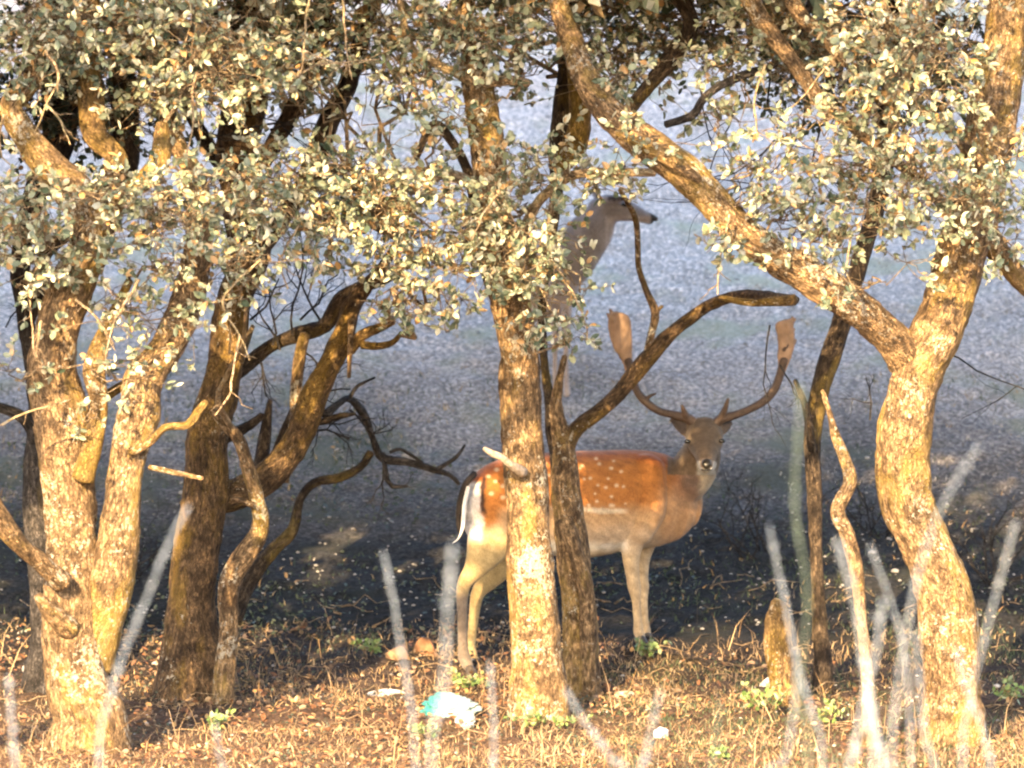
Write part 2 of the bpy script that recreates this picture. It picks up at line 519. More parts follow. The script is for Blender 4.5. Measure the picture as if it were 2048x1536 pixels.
# ------------------------------------------------------------------ trees
def twig_path(a, b, sag=0.0, wob=0.03, n=7):
    t = np.linspace(0, 1, n)[:, None]
    L = np.linalg.norm(b - a)
    C = a * (1 - t) + b * t
    C[1:-1] += rng.normal(0, wob * L, (n - 2, 3))
    C[:, 2] -= (np.sin(t[:, 0] * np.pi) * sag * L)
    return C

KD = 3.0
# gaps in the canopy through which the low sun reaches what it lights in the photograph
GAPS = [(P(1240, 655, 42.14), .085), (P(985, 1120, 41.7), .16), (P(1272, 1160, 42.1), .12), (P(990, 985, 41.7), .07), (P(1215, 960, 42.0), .10), (P(1045, 830, 39.9), .13), (P(1060, 1150, 39.9), .14),
        (P(1420, 400, 39.0), .22), (P(1530, 500, 39.0), .18), (P(1300, 280, 39.0), .2), (P(1620, 550, 39.0), .16), (P(1900, 600, 39.2), .2), (P(1810, 900, 39.2), .2), (P(280, 900, 38.3), .2), (P(140, 950, 38.2), .2), (P(620, 840, 40.2), .1),
        (P(350, 450, 38), .25), (P(700, 420, 39), .25), (P(1050, 480, 39), .22), (P(1200, 330, 39.2), .18)]
SDN = np.array(SD)
def shaded_only(p, back=.15):
    keep = np.ones(len(p), bool)
    for q, r in GAPS:
        w = p - q
        t_ = w @ SDN
        d_ = np.linalg.norm(w - t_[:, None] * SDN, axis=1)
        keep &= ~((t_ > back + r) & (d_ < r * (0.8 + .4 * vnoise(p * 6, 9))))
    return keep
class Tree:
    def __init__(self, label, base, twigmat=None, leafmat=None):
        self.root = thing('holm_oak', label, 'tree', base)
        self.pts = []
        self.twigs = Geo()
        self.lp, self.ld, self.ln, self.ls = [], [], [], []
        self.seed = rng.integers(1, 900)
        self.dD = 0.0
        self.slim = 1.0
        self.leafmat = leafmat or LEAF
        self.twigmat = twigmat or BARKT
    def limb(self, name, pts, mat, sides=20, rough=0.006, step=0.025, world=False, label=None):
        a = np.array(pts, float) if world else path([(p[0], p[1], p[2], p[3] + self.dD) for p in pts])
        a[:, 3] *= self.slim
        a = catmull(a, step)
        g = Geo()
        self.seed += 1
        wob = fbm(a[:, :3] * 5 + self.seed, 4, 2)
        tube(g, a[:, :3], np.maximum(a[:, 3] * (1 + 0.06 * wob), 0.002), sides, rough, int(self.seed))
        me = g.mesh(name)
        o = link(name, me, mat, self.root)
        if label: o['label'] = label
        self.pts.append(a)
        return o
    def twig(self, C, r0, r1, sides=5):
        C = np.asarray(C, float)
        tube(self.twigs, C, np.linspace(r0, r1, len(C)), sides)
    def sprig(self, pos, d, nleaf=11, L=0.10, size=0.043):
        d = nrm(d)
        end = pos + d * L
        C = twig_path(pos, end, 0.05, 0.04, 4)
        self.twig(C, 0.0024, 0.0012, 3)
        t = np.concatenate([rng.uniform(0.1, 1, nleaf - 4), np.full(4, 1.0)])
        p = pos + d * L * t[:, None] + rng.normal(0, .003, (nleaf, 3))
        dd = nrm(rng.normal(0, 1, (nleaf, 3)) + d * 0.8)
        nn = nrm(rng.normal(0, 1, (nleaf, 3)) + np.array([0, -0.35, 0.55]))
        self.lp.append(p); self.ld.append(dd); self.ln.append(nn)
        self.ls.append(size * rng.uniform(0.35, 1.25, nleaf) * rng.uniform(.85, 1.12))
    def blob(self, cx, cy, rx, ry, D, k=2.0, rD=0.28, main=True):
        n = max(3, int(np.pi * rx * ry * k * KD / 2300))
        c = P(cx, cy, D)
        allp = np.vstack(self.pts)[:, :3]
        dist = np.linalg.norm(allp - c, axis=1) + np.maximum(0, allp[:, 2] - c[2] - 0.6) * .4
        a = allp[np.argmin(dist)]
        C = twig_path(a, c, -0.06, 0.05, 9)
        if main:
            L = np.linalg.norm(c - a)
            self.twig(C, min(0.016, 0.004 + 0.012 * L), 0.004, 6)
        s = D / FPX
        cl = max(2, n // 5)
        u = nrm(rng.normal(0, 1, (cl, 3))) * rng.uniform(0.2, 0.85, (cl, 1)) ** 0.5
        cen = c + (u[:, 0:1] * rx * s) * RT + (u[:, 1:2] * ry * s) * UP + (u[:, 2:3] * rD) * FW
        for q in cen:
            i = rng.integers(4, 9)
            B = twig_path(C[i], q, 0.05, 0.08, 6)
            self.twig(B, 0.0045, 0.002, 4)
        for _ in range(n):
            q = cen[rng.integers(cl)]
            sp = q + rng.normal(0, 1, 3) * np.array([min(rx * s * .35, .12), .10, min(ry * s * .4, .09)])
            d = nrm(sp - q + np.array([0, 0, -0.02]) + rng.normal(0, .04, 3))
            self.twig(np.stack([q, (q + sp) / 2 + rng.normal(0, .008, 3), sp]), 0.0022, 0.0018, 3)
            self.sprig(sp, d, int(rng.integers(7, 14)), rng.uniform(.05, .13))
    def crown(self, c, r, n, size=0.11, lobes=46, limbs=6, top=None, low=None, lobes_b=None):
        lobes = lobes_b or lobes
        """the crown above the picture: limbs, then leaf clumps through its volume"""
        c = np.array(c, float); r = np.array(r, float)
        u = nrm(rng.normal(0, 1, (lobes, 3))) * (rng.uniform(0.1, 1, (lobes, 1)) ** 0.45)
        cen = c + u * r * 0.85
        if top is not None:
            g = Geo()
            for k in range(limbs):
                e = cen[k % lobes]
                C = catmull(np.column_stack([twig_path(np.array(top, float), e, -0.05, 0.05, 6), np.linspace(.05, .012, 6)]), .12)
                tube(g, C[:, :3], C[:, 3], 8)
            link('upper_limbs', g.mesh('upper_limbs'), BARKD, self.root)
        which = rng.integers(0, lobes, n)
        rad = r.mean() * 0.42
        p = cen[which] + nrm(rng.normal(0, 1, (n, 3))) * (rng.uniform(0, 1, (n, 1)) ** 0.5) * rad * np.array([1.1, 1.1, .75])
        d = nrm(rng.normal(0, 1, (n, 3))); nn = nrm(rng.normal(0, 1, (n, 3)) + np.array([0, 0, .5]))
        # keep the opening below: nothing of the crown hangs into the picture
        px, py, D = unP(p)
        lim = self.seed * 0 - 25
        keep = (py < lim + 60 * vnoise(p * 3, 5)) | (((px < -40) | (px > 2100)) & (py < 420))
        if low is not None:
            keep = (p[:, 2] > low + .3 * vnoise(p * 2, 6)) & ((px < -40) | (px > 2090) | (py < -70))
        keep &= shaded_only(p)
        V, F = quad_leaf_geo(p[keep], d[keep], nn[keep], size * rng.uniform(.6, 1.2, keep.sum()))
        stuff('crown', V, F, self.leafmat, self.root)
        return self
    def finish(self, nparts=280, leafpart_mat=None):
        if self.twigs.n:
            link('twigs', self.twigs.mesh('twigs'), self.twigmat, self.root, kind='stuff')
        if not self.lp:
            return
        p = np.concatenate(self.lp); d = np.concatenate(self.ld); n = np.concatenate(self.ln); s = np.concatenate(self.ls)
        kk = shaded_only(p, .35); p, d, n, s = p[kk], d[kk], n[kk], s[kk]
        px, py, D = unP(p)
        inside = (px > 5) & (px < 2043) & (py > 5) & (py < 1530)
        d = nrm(d); sd = nrm(np.cross(n, d)); nn = np.cross(d, sd)
        face = np.abs(nn @ FW)
        score = np.where(inside, -(D - D.min()) * 1.0 + face * 1.2 + s * 25, -99)
        order = np.argsort(-score)
        sel = order[:nparts]
        sel = sel[score[sel] > -50]
        rest = np.setdiff1d(np.arange(len(p)), sel)
        if len(rest):
            V, F = leaf_geo(p[rest], d[rest], n[rest], s[rest])
            stuff('foliage', V, F, self.leafmat, self.root)
        me = leaf_mesh(self.leafmat)
        inv = Matrix.Translation(-self.root.location)
        for i in sel:
            o = bpy.data.objects.new('leaf', me)
            sc.collection.objects.link(o)
            o.parent = self.root
            a = s[i]
            M = Matrix(((d[i][0] * a, sd[i][0] * a, nn[i][0] * a, p[i][0]), (d[i][1] * a, sd[i][1] * a, nn[i][1] * a, p[i][1]), (d[i][2] * a, sd[i][2] * a, nn[i][2] * a, p[i][2]), (0, 0, 0, 1)))
            o.matrix_parent_inverse = inv
            o.matrix_basis = M

_leafmeshes = {}
def leaf_mesh(mat):
    if mat.name not in _leafmeshes:
        V = LT * np.array([1, .72, 1])
        me = make_mesh('leaf', V, LF)
        me.materials.append(mat)
        _leafmeshes[mat.name] = me
    return _leafmeshes[mat.name]

def brush(g, a, d, L, r, depth, spread=0.7, flat=0.35):
    """a dead, forking branch"""
    n = 5
    C = [np.array(a, float)]
    d = nrm(d)
    for i in range(n):
        d = nrm(d + rng.normal(0, .22, 3) * np.array([1, flat, 1]))
        C.append(C[-1] + d * L / n)
    C = np.array(C)
    tube(g, C, np.linspace(r, r * .55, n + 1), 5 if depth < 2 else 7)
    if depth > 0:
        for k in range(rng.integers(2, 4)):
            i = rng.integers(1, n + 1)
            d2 = nrm(d + rng.normal(0, spread, 3) * np.array([1, flat, 1]))
            brush(g, C[i], d2, L * rng.uniform(.5, .8), r * .55, depth - 1, spread, flat)

def base_of(px, D):
    return gpt(px, D)

def trunk_to_ground(px, D, pts, rbot, flare=1.25):
    """prepend a point below the ground"""
    g = gpt(px, D)
    x, y, d = unP(g[None])
    D0 = pts[0][3]
    pts = [p for p in pts if p[1] < y[0] - 75]
    return [(px, y[0] + 45, rbot * flare * 1.12, D0), (px, y[0] - 5, rbot * flare, D0), (px, y[0] - 60, rbot * 1.05, D0)] + pts

# --- A: left, forked, nearest
A = Tree('thick yellow-barked forked oak at the left edge, nearest of the trees', gpt(170, 38.5))
A.limb('trunk', trunk_to_ground(175, 38.5, [(155, 1370, 66, 38.5), (140, 1250, 60, 38.5), (142, 1120, 50, 38.5), (140, 1000, 52, 38.5), (128, 900, 54, 38.5), (120, 820, 56, 38.5), (105, 740, 50, 38.5), (120, 640, 46, 38.5),
       (150, 560, 46, 38.55), (185, 470, 44, 38.55), (160, 400, 42, 38.6), (95, 330, 32, 38.6), (45, 260, 26, 38.6), (25, 210, 22, 38.6), (70, 150, 20, 38.7), (90, 60, 18, 38.9), (80, -120, 16, 39.0)], 72), BARK, 44, .008, .016)
A.limb('branch', [(180, 1330, 50, 38.55), (212, 1220, 44, 38.5), (232, 1110, 44, 38.45), (246, 1000, 38, 38.4), (258, 900, 36, 38.4), (280, 820, 42, 38.4), (288, 760, 40, 38.4), (325, 705, 34, 38.5), (360, 640, 34, 38.6),
       (385, 560, 32, 38.7), (400, 460, 28, 38.8), (390, 360, 22, 39), (350, 280, 18, 39.1), (325, 180, 15, 39.2), (330, -60, 12, 39.4)], BARK, 34, .007, .016)
A.limb('branch', [(165, 960, 24, 38.35), (188, 880, 20, 38.35), (197, 800, 18, 38.35), (188, 745, 22, 38.35), (200, 690, 18, 38.4), (230, 620, 12, 38.5), (260, 560, 8, 38.5)], BARKY, 18, .004)
A.limb('branch', [(192, 800, 10, 38.4), (215, 790, 10, 38.5), (250, 770, 10, 38.6), (275, 775, 10, 38.5)], BARKY, 12, .003)
A.limb('branch', [(125, 1165, 24, 38.3), (85, 1128, 20, 38.2), (45, 1095, 18, 38.1), (15, 1060, 22, 38.0), (-15, 1010, 20, 37.9), (-60, 930, 16, 37.8)], BARK, 18, .005)
A.limb('branch', [(140, 1260, 26, 38.4), (98, 1220, 18, 38.3), (76, 1192, 10, 38.25)], BARK, 14, .004)
A.limb('branch', [(170, 480, 34, 38.55), (215, 430, 30, 38.6), (215, 380, 32, 38.6), (235, 320, 22, 38.7), (190, 270, 26, 38.8), (180, 200, 27, 38.85), (175, 120, 22, 38.9), (180, 30, 18, 39), (200, -100, 15, 39)], BARKY, 24, .006)
A.limb('branch', [(230, 400, 14, 38.55), (290, 360, 22, 38.5), (320, 320, 20, 38.5), (325, 250, 14, 38.6)], BARKY, 14, .004)
A.limb('branch', [(262, 905, 9, 38.3), (300, 885, 8, 38.25), (330, 855, 8, 38.2), (375, 850, 9, 38.2), (395, 825, 9, 38.2), (412, 803, 7, 38.2)], BARKY, 10, .002)
A.limb('branch', [(300, 935, 6, 38.3), (350, 945, 6, 38.2), (405, 957, 4, 38.1)], BARK, 8, .002)
for bl in [(60, 60, 130, 90, 38.5, 2.6), (230, 40, 170, 85, 39.0, 2.8), (400, 110, 150, 115, 38.8, 2.8), (330, 180, 110, 60, 38.9, 1.7), (90, 130, 100, 50, 38.6, 1.2), (60, 460, 100, 85, 38.2, 2.6), (50, 380, 90, 40, 38.3, 1.2),
           (200, 400, 120, 60, 38.1, 1.5), (330, 430, 120, 80, 38.1, 2.8), (440, 400, 110, 60, 38.3, 2.3), (170, 500, 110, 45, 38.1, 1.2), (330, 520, 90, 60, 38.2, 1.7), (470, 510, 90, 55, 38.4, 2.2),
           (250, 610, 120, 60, 38.3, 1.1), (200, 745, 130, 35, 38.2, 1.0), (30, 760, 60, 40, 38.2, .8), (480, 600, 35, 40, 38.3, .6), (330, 640, 60, 50, 38.3, .7), (20, 560, 50, 40, 38.3, .8), (180, 820, 50, 40, 38.2, .6)]:
    A.blob(*bl[:5], k=bl[5])
A.crown(P(60, -1150, 39.6), (2.5, 2.4, 3.3), 46000, top=P(120, -100, 39))
A.crown(P(-250, -380, 39.9), (1.7, 1.7, .95), 15000, lobes_b=16)  # low infill leaves added to close sun leaks on the field
A.finish()

# --- B: dark spreading oak behind it
B = Tree('dark spreading oak with twisted dead branches, left of the buck', gpt(390, 40.9), leafmat=LEAF)
B.dD = 0.6
B.slim = 0.9
B.limb('trunk', trunk_to_ground(385, 40.9,  [(382, 1270, 62, 40.3), (385, 1170, 54, 40.3), (400, 1060, 52, 40.3), (412, 960, 50, 40.3), (415, 880, 48, 40.35), (435, 790, 44, 40.4), (455, 700, 42, 40.45), (468, 600, 40, 40.5), (500, 510, 42, 40.6),
       (485, 420, 46, 40.7), (478, 300, 50, 40.8), (490, 180, 48, 40.9), (500, 40, 40, 41), (510, -150, 36, 41)], 74), BARKM, 40, .008, .018)
B.limb('branch', [(440, 1000, 34, 40.35), (500, 975, 36, 40.4), (560, 930, 34, 40.4), (600, 870, 32, 40.4), (625, 800, 32, 40.35), (655, 740, 27, 40.3), (685, 680, 26, 40.3), (702, 620, 22, 40.3), (725, 580, 18, 40.3), (760, 540, 14, 40.2), (800, 480, 10, 40.1)], BARKM, 28, .006, .018)
B.limb('branch', [(700, 700, 14, 40.25), (725, 670, 13, 40.2), (760, 655, 11, 40.15), (785, 645, 7, 40.1)], BARKY, 12, .003)
B.limb('branch', [(722, 690, 10, 40.2), (755, 692, 9, 40.2), (785, 685, 7, 40.15), (802, 668, 5, 40.1)], BARKY, 12, .003)
B.limb('branch', [(703, 640, 7, 40.2), (700, 700, 6, 40.1), (698, 755, 5, 40.1)], BARK, 8, .002)
B.limb('branch', [(455, 760, 16, 40.6), (500, 725, 16, 40.7), (545, 690, 15, 40.7), (600, 668, 18, 40.7), (650, 650, 17, 40.6), (680, 600, 17, 40.5), (720, 575, 15, 40.5), (770, 560, 11, 40.4), (820, 520, 8, 40.3)], BARKD, 16, .005)
B.limb('branch', [(560, 960, 20, 40.5), (590, 860, 15, 40.55), (592, 780, 13, 40.6), (600, 710, 14, 40.6), (610, 668, 12, 40.6)], BARK, 14, .004)
B.limb('branch', [(520, 950, 16, 40.5), (530, 870, 14, 40.6), (540, 800, 6, 40.6)], BARKD, 12, .004)
B.limb('branch', [(545, 930, 14, 40.5), (575, 850, 12, 40.6), (600, 800, 10, 40.6)], BARKD, 12, .004)
B.limb('branch', [(440, 880, 14, 40.5), (500, 850, 12, 40.6), (525, 830, 9, 40.6)], BARKD, 12, .004)
# crooked stem in front
B.limb('branch', trunk_to_ground(448, 40.6,  [(458, 1260, 22, 40.0), (458, 1170, 24, 40.0), (490, 1110, 26, 40.0), (520, 1060, 22, 40.0), (515, 1000, 18, 39.95), (498, 940, 16, 39.9), (478, 880, 14, 39.9), (450, 850, 12, 39.95), (425, 820, 10, 40.0)], 24, 1.1), BARK, 18, .005)
B.limb('branch', [(505, 1010, 8, 39.9), (480, 1000, 6, 39.85), (465, 998, 4, 39.8)], BARK, 8, .002)
B.limb('branch', [(465, 1240, 22, 40.9), (500, 1160, 18, 41), (545, 1100, 15, 41), (585, 1060, 14, 41), (600, 1000, 10, 41), (630, 965, 10, 41), (680, 955, 11, 41), (720, 935, 9, 41), (742, 905, 10, 41)], BARKD, 14, .004)
B.limb('branch', [(650, 830, 12, 40.4), (680, 805, 9, 40.5), (700, 798, 8, 40.6), (728, 830, 10, 40.8), (745, 875, 8, 40.9), (765, 915, 11, 41), (820, 925, 9, 41), (870, 940, 8, 41), (900, 950, 6, 41), (918, 968, 5, 41)], BARKB, 12, .003)
B.limb('branch', [(765, 905, 6, 41), (775, 960, 6, 41), (785, 974, 5, 41), (815, 972, 3, 41)], BARKB, 8, .002)
B.limb('branch', [(875, 938, 6, 41), (905, 920, 5, 41), (920, 905, 4, 41), (930, 890, 3, 41)], BARKB, 8, .002)
B.limb('branch', [(780, 905, 4, 41), (800, 898, 4, 41), (830, 915, 4, 41), (845, 925, 3, 41)], BARKB, 8, .001)
B.limb('branch', [(700, 795, 5, 40.5), (715, 772, 4, 40.5), (750, 755, 2.5, 40.5)], BARKB, 8, .001)
B.limb('branch', [(640, 845, 7, 40.4), (680, 832, 8, 40.4), (712, 828, 3, 40.4)], BARKD, 8, .002)
B.limb('branch', [(500, 520, 24, 40.6), (560, 440, 24, 40.7), (620, 350, 24, 40.8), (650, 260, 25, 40.8), (690, 180, 22, 40.9), (720, 90, 20, 41), (760, -60, 18, 41)], BARKD, 18, .006)
B.limb('branch', [(520, 330, 22, 40.8), (570, 250, 20, 40.8), (610, 170, 22, 40.9), (640, 60, 24, 41), (650, -100, 20, 41)], BARKM, 18, .006)
B.limb('branch', [(455, 350, 18, 40.9), (410, 280, 16, 41), (370, 200, 14, 41), (350, 120, 12, 41), (320, -40, 12, 41)], BARKD, 14, .005)
g = Geo()
for (x, y, dx, dz, L) in [(545, 690, .1, 1, .30), (585, 670, .1, 1, .38), (600, 640, .6, .8, .3), (560, 700, -.5, .8, .28), (520, 720, .2, -1, .18), (600, 690, .6, -.8, .2), (640, 640, -.4, 1, .3), (600, 800, 1, .6, .25), (580, 860, .9, .3, .25),
                          (700, 820, .5, -.8, .16), (765, 920, -.3, -1, .15), (500, 640, .8, .4, .25), (620, 860, .9, -.2, .2), (90, 560, -.6, -.6, .3), (590, 250, -.9, .2, .35), (450, 300, -.9, .1, .35), (540, 260, .8, .5, .3), (400, 260, .9, -.2, .3)]:
    brush(g, P(x, y, 41.2), np.array([dx, 0, dz]), L, .0065, 3)
link('dead_twigs', g.mesh('dead_twigs'), BARKB, B.root, kind='stuff')
for bl in [(560, 60, 120, 110, 40.0, 1.8), (560, 150, 60, 60, 39.7, 1.6), (560, 370, 110, 80, 39.3, 2.8), (680, 330, 80, 60, 39.4, 2.3), (720, 420, 110, 80, 39.4, 2.8), (620, 460, 100, 50, 39.3, 2), (790, 600, 80, 50, 39.5, 1.9),
           (740, 110, 130, 70, 40, 1.1), (760, 20, 160, 60, 40.3, 1.8), (640, 170, 60, 70, 40, .9), (500, 560, 40, 40, 39.3, 1), (300, 150, 120, 60, 41.2, 1.5), (450, 200, 110, 50, 41.3, 1.5), (880, 605, 55, 45, 39.5, 1.8)]:
    B.blob(*bl[:5], k=bl[5])
B.crown(P(480, -1200, 40.2), (2.4, 2.6, 3.4), 46000, top=P(520, -120, 41))
B.crown(P(430, -380, 40.4), (1.7, 1.7, .95), 15000, lobes_b=16)  # infill added above the view to thicken the cast shade
B.finish()

# --- C: straight centre trunk
C_ = Tree('straight oak trunk standing in front of the buck, pale snag on its side', gpt(1075, 40.0))
C_.limb('trunk', trunk_to_ground(1078, 40.0, [(1072, 1300, 50, 40), (1066, 1200, 49, 40), (1058, 1100, 46, 40), (1055, 1020, 44, 40), (1050, 940, 42, 40), (1045, 860, 42, 40), (1042, 780, 42, 40), (1038, 700, 40, 40), (1025, 620, 40, 40), (1008, 540, 40, 40), (990, 460, 36, 40),
        (982, 380, 34, 40), (975, 290, 35, 40), (962, 210, 32, 40), (950, 150, 28, 40), (945, 100, 22, 40)], 54, 1.2), BARK, 44, .008, .015)
C_.limb('branch', [(955, 160, 16, 40), (990, 162, 12, 39.9), (1020, 160, 11, 39.85), (1056, 166, 10, 39.8)], BARKT, 12, .003)
C_.limb('branch', [(960, 170, 12, 40), (920, 150, 10, 39.9), (880, 130, 8, 39.8), (820, 90, 8, 39.8), (790, -60, 8, 39.8)], BARKT, 10, .003)
C_.limb('snag', [(1045, 945, 12, 39.85), (1022, 930, 9, 39.75), (1000, 913, 7.5, 39.7), (985, 908, 8, 39.68), (968, 896, 4, 39.65)], plain('bare_wood', (0.42, 0.33, 0.25), 0.8, .4, 50, .8), 12, .006)
C_.limb('branch', [(985, 400, 18, 40.0), (930, 360, 14, 39.9), (870, 345, 12, 39.8), (800, 348, 11, 39.7), (740, 350, 10, 39.6), (690, 380, 6, 39.5)], BARKT, 12, .004)
C_.limb('branch', [(1035, 640, 18, 40.05), (1000, 600, 18, 40.15), (975, 540, 15, 40.2), (955, 440, 12, 40.2), (930, 330, 10, 40.2), (870, 250, 10, 40.2), (830, 320, 6, 40.2)], BARKD, 12, .004)
C_.limb('branch', [(945, 120, 18, 40), (930, 60, 16, 40), (940, -20, 14, 40), (950, -150, 12, 40)], BARK, 12, .004)
C_.limb('branch', [(1010, 560, 14, 39.95), (1040, 480, 12, 39.8), (1080, 400, 10, 39.7), (1150, 350, 9, 39.6), (1230, 345, 9, 39.6), (1310, 345, 8, 39.6)], BARKT, 10, .003)
for bl in [(820, 420, 115, 75, 39.5, 2.8), (850, 515, 120, 50, 39.5, 2.2), (900, 370, 80, 40, 39.5, 2), (930, 460, 60, 70, 39.5, 2.2), (1020, 440, 90, 90, 39.5, 2.4), (1055, 540, 70, 70, 39.4, 2.8), (1100, 620, 60, 45, 39.4, 3), (1125, 690, 22, 30, 39.4, 1.2), (1120, 520, 45, 50, 39.5, 1.6), (1160, 585, 22, 24, 39.4, 2),
           (1040, 330, 60, 40, 39.5, 1.4), (1130, 345, 90, 50, 39.5, 2.2), (1220, 335, 80, 40, 39.5, 1.9), (1100, 430, 50, 50, 39.5, 1.6), (900, 60, 130, 80, 39.8, 2.6), (850, 180, 70, 60, 39.6, 1.7), (880, 250, 60, 60, 39.6, 1.7), (1010, 50, 110, 60, 39.7, 2.2),
           (970, 230, 30, 30, 39.5, 1)]:
    C_.blob(*bl[:5], k=bl[5])
C_.crown(P(980, -1200, 40.4), (2.4, 2.4, 3.4), 46000, top=P(950, -120, 40))
C_.crown(P(1050, -380, 40.8), (1.7, 1.7, .95), 15000, lobes_b=16)  # extra leaf layer added to shade the ground behind
C_.finish()

# --- D: behind C, with the long arching bough
D_ = Tree('slender dark oak just behind the centre trunk, one bough arching right', gpt(1155, 41.0))
D_.limb('trunk', trunk_to_ground(1160, 41.0, [(1160, 1250, 34, 41), (1150, 1150, 34, 41), (1140, 1050, 32, 41), (1130, 980, 30, 41), (1128, 900, 24, 41), (1112, 820, 14, 41), (1118, 760, 9, 41), (1130, 712, 6, 41)], 36), BARK, 26, .006, .02)
D_.limb('branch', [(1175, 1390, 18, 40.9), (1176, 1280, 17, 40.9), (1172, 1180, 16, 40.9), (1150, 1100, 16, 40.9), (1130, 1040, 18, 40.95)], BARK, 14, .004)
D_.limb('branch', [(1122, 940, 20, 41), (1105, 860, 14, 41.1), (1100, 800, 11, 41.15), (1090, 740, 9, 41.2), (1085, 600, 9, 41.2), (1110, 420, 12, 41.2), (1120, 300, 22, 41.2), (1130, 180, 20, 41.2), (1150, 60, 18, 41.2), (1160, -120, 16, 41.2)], BARKD, 16, .005)
D_.limb('branch', [(1132, 900, 18, 41), (1150, 860, 16, 41.0), (1200, 822, 16, 41.0), (1245, 778, 15, 41.0), (1290, 722, 17, 41.0), (1345, 665, 14, 41), (1400, 622, 12, 41), (1450, 598, 11, 40.9), (1510, 590, 10, 40.7), (1590, 600, 10, 40.3)], BARKM, 18, .005)
D_.limb('branch', [(1292, 722, 10, 41), (1302, 670, 8, 41), (1310, 625, 9, 41), (1292, 580, 7, 41), (1277, 530, 6, 41), (1275, 470, 6, 41), (1268, 430, 6, 40.9), (1240, 380, 5, 40.6)], BARK, 10, .002)
D_.limb('branch', [(1310, 625, 5, 41), (1325, 612, 3, 41)], BARK, 6, .001)
D_.limb('branch', [(1115, 330, 24, 41.0), (1150, 290, 24, 41.0), (1160, 230, 22, 41.0), (1155, 170, 20, 41), (1145, 90, 20, 41)], BARKY, 16, .005)
for bl in [(1100, 20, 130, 50, 40.5, 2.2), (1240, 100, 130, 80, 40.7, 1.8), (1230, 10, 140, 40, 40.6, 2.0), (1330, 120, 90, 60, 40.8, .9), (1400, 40, 120, 60, 40.7, 1.4), (1060, 130, 50, 50, 40.6, .9), (900, 110, 140, 70, 41.8, 1.1), (700, 60, 140, 80, 41.8, 1.4)]:
    D_.blob(*bl[:5], k=bl[5])
D_.crown(P(1300, -1200, 42.0), (2.3, 2.2, 3.4), 46000, top=P(1160, -120, 41))
D_.finish()

# --- E: right, wide fork
E = Tree('big lichened oak forking wide at the right edge', gpt(1900, 39.4))
E.limb('trunk', trunk_to_ground(1905, 39.4, [(1902, 1400, 60, 39.4), (1900, 1290, 58, 39.4), (1885, 1180, 58, 39.4), (1850, 1090, 54, 39.4), (1815, 1010, 54, 39.4), (1806, 920, 54, 39.4), (1815, 830, 52, 39.4), (1835, 740, 52, 39.4), (1870, 670, 54, 39.4), (1900, 590, 50, 39.4), (1925, 500, 50, 39.4),
       (1955, 410, 50, 39.4), (1975, 300, 50, 39.4), (1992, 200, 50, 39.4), (2008, 90, 46, 39.4), (2020, -40, 42, 39.4), (2030, -200, 36, 39.5)], 64, 1.1), BARK, 46, .009, .015)
E.limb('branch', [(1830, 730, 46, 39.4), (1775, 668, 34, 39.3), (1700, 605, 38, 39.2), (1620, 555, 37, 39.15), (1550, 515, 34, 39.1), (1480, 460, 34, 39.1), (1425, 400, 34, 39.1), (1370, 345, 38, 39.1), (1300, 290, 36, 39.15), (1235, 240, 32, 39.2), (1190, 190, 28, 39.3),
       (1160, 130, 24, 39.4), (1135, 60, 20, 39.5), (1110, -20, 18, 39.5), (1080, -150, 15, 39.6)], BARK, 34, .008, .016)
E.limb('branch', [(1975, 470, 26, 39.5), (2010, 520, 22, 39.6), (2060, 580, 20, 39.7), (2130, 620, 18, 39.8)], BARK, 16, .005)
E.limb('branch', [(1240, 260, 14, 39.0), (1290, 290, 16, 38.95), (1340, 320, 14, 38.95), (1400, 360, 8, 38.95)], BARK, 12, .003)
E.limb('branch', [(1590, 600, 12, 40.2), (1500, 605, 8, 40.3), (1440, 595, 5, 40.4)], BARKY, 8, .002)
E.limb('branch', [(1330, 250, 8, 39.9), (1385, 230, 9, 39.9), (1405, 200, 9, 39.9), (1440, 172, 9, 39.9), (1500, 145, 9, 39.9), (1545, 130, 7, 39.9), (1600, 60, 7, 39.9), (1640, -60, 8, 39.9)], BARKB, 10, .003)
E.limb('branch', [(1470, -120, 22, 39.8), (1500, 0, 20, 39.7), (1545, 70, 18, 39.7), (1590, 130, 16, 39.6), (1640, 200, 14, 39.5), (1690, 240, 12, 39.4), (1760, 300, 10, 39.3), (1860, 380, 12, 39.3), (1930, 470, 14, 39.35)], BARK, 16, .004)
E.limb('branch', [(1560, -60, 16, 39.7), (1600, 30, 16, 39.6), (1650, 70, 15, 39.5), (1675, 110, 12, 39.5), (1690, 130, 8, 39.5)], BARK, 12, .004)
E.limb('branch', [(1960, 330, 18, 39.3), (1900, 260, 12, 39.2), (1840, 220, 12, 39.1), (1770, 200, 10, 39), (1700, 180, 7, 39)], BARK, 12, .003)
E.limb('branch', [(1770, 300, 12, 39.2), (1790, 230, 12, 39.1), (1780, 160, 10, 39.1), (1830, 60, 10, 39.0), (1870, -80, 10, 39)], BARKT, 10, .003)
E.limb('branch', [(1320, -60, 20, 40.4), (1380, 40, 16, 40.4), (1345, 110, 18, 40.5), (1290, 180, 15, 40.5), (1230, 250, 12, 40.3)], BARKD, 12, .004)
g = Geo()
for (x, y, dx, dz, L) in [(1540, 160, -.1, -1, .5), (1610, 200, -.15, -1, .6), (1640, 260, -.1, -1, .6), (1480, 190, .3, -1, .4), (1540, 650, .0, -1, .35), (1560, 730, .2, -1, .25), (1740, 840, .1, 1, .2), (1400, 170, .1, -1, .3), (1550, 280, -.5, -.7, .4), (1880, 700, .7, -.5, .5)]:
    brush(g, P(x, y, 40.2), np.array([dx, 0, dz]), L, .005, 2, .45)
link('dead_twigs', g.mesh('dead_twigs'), BARKB, E.root, kind='stuff')
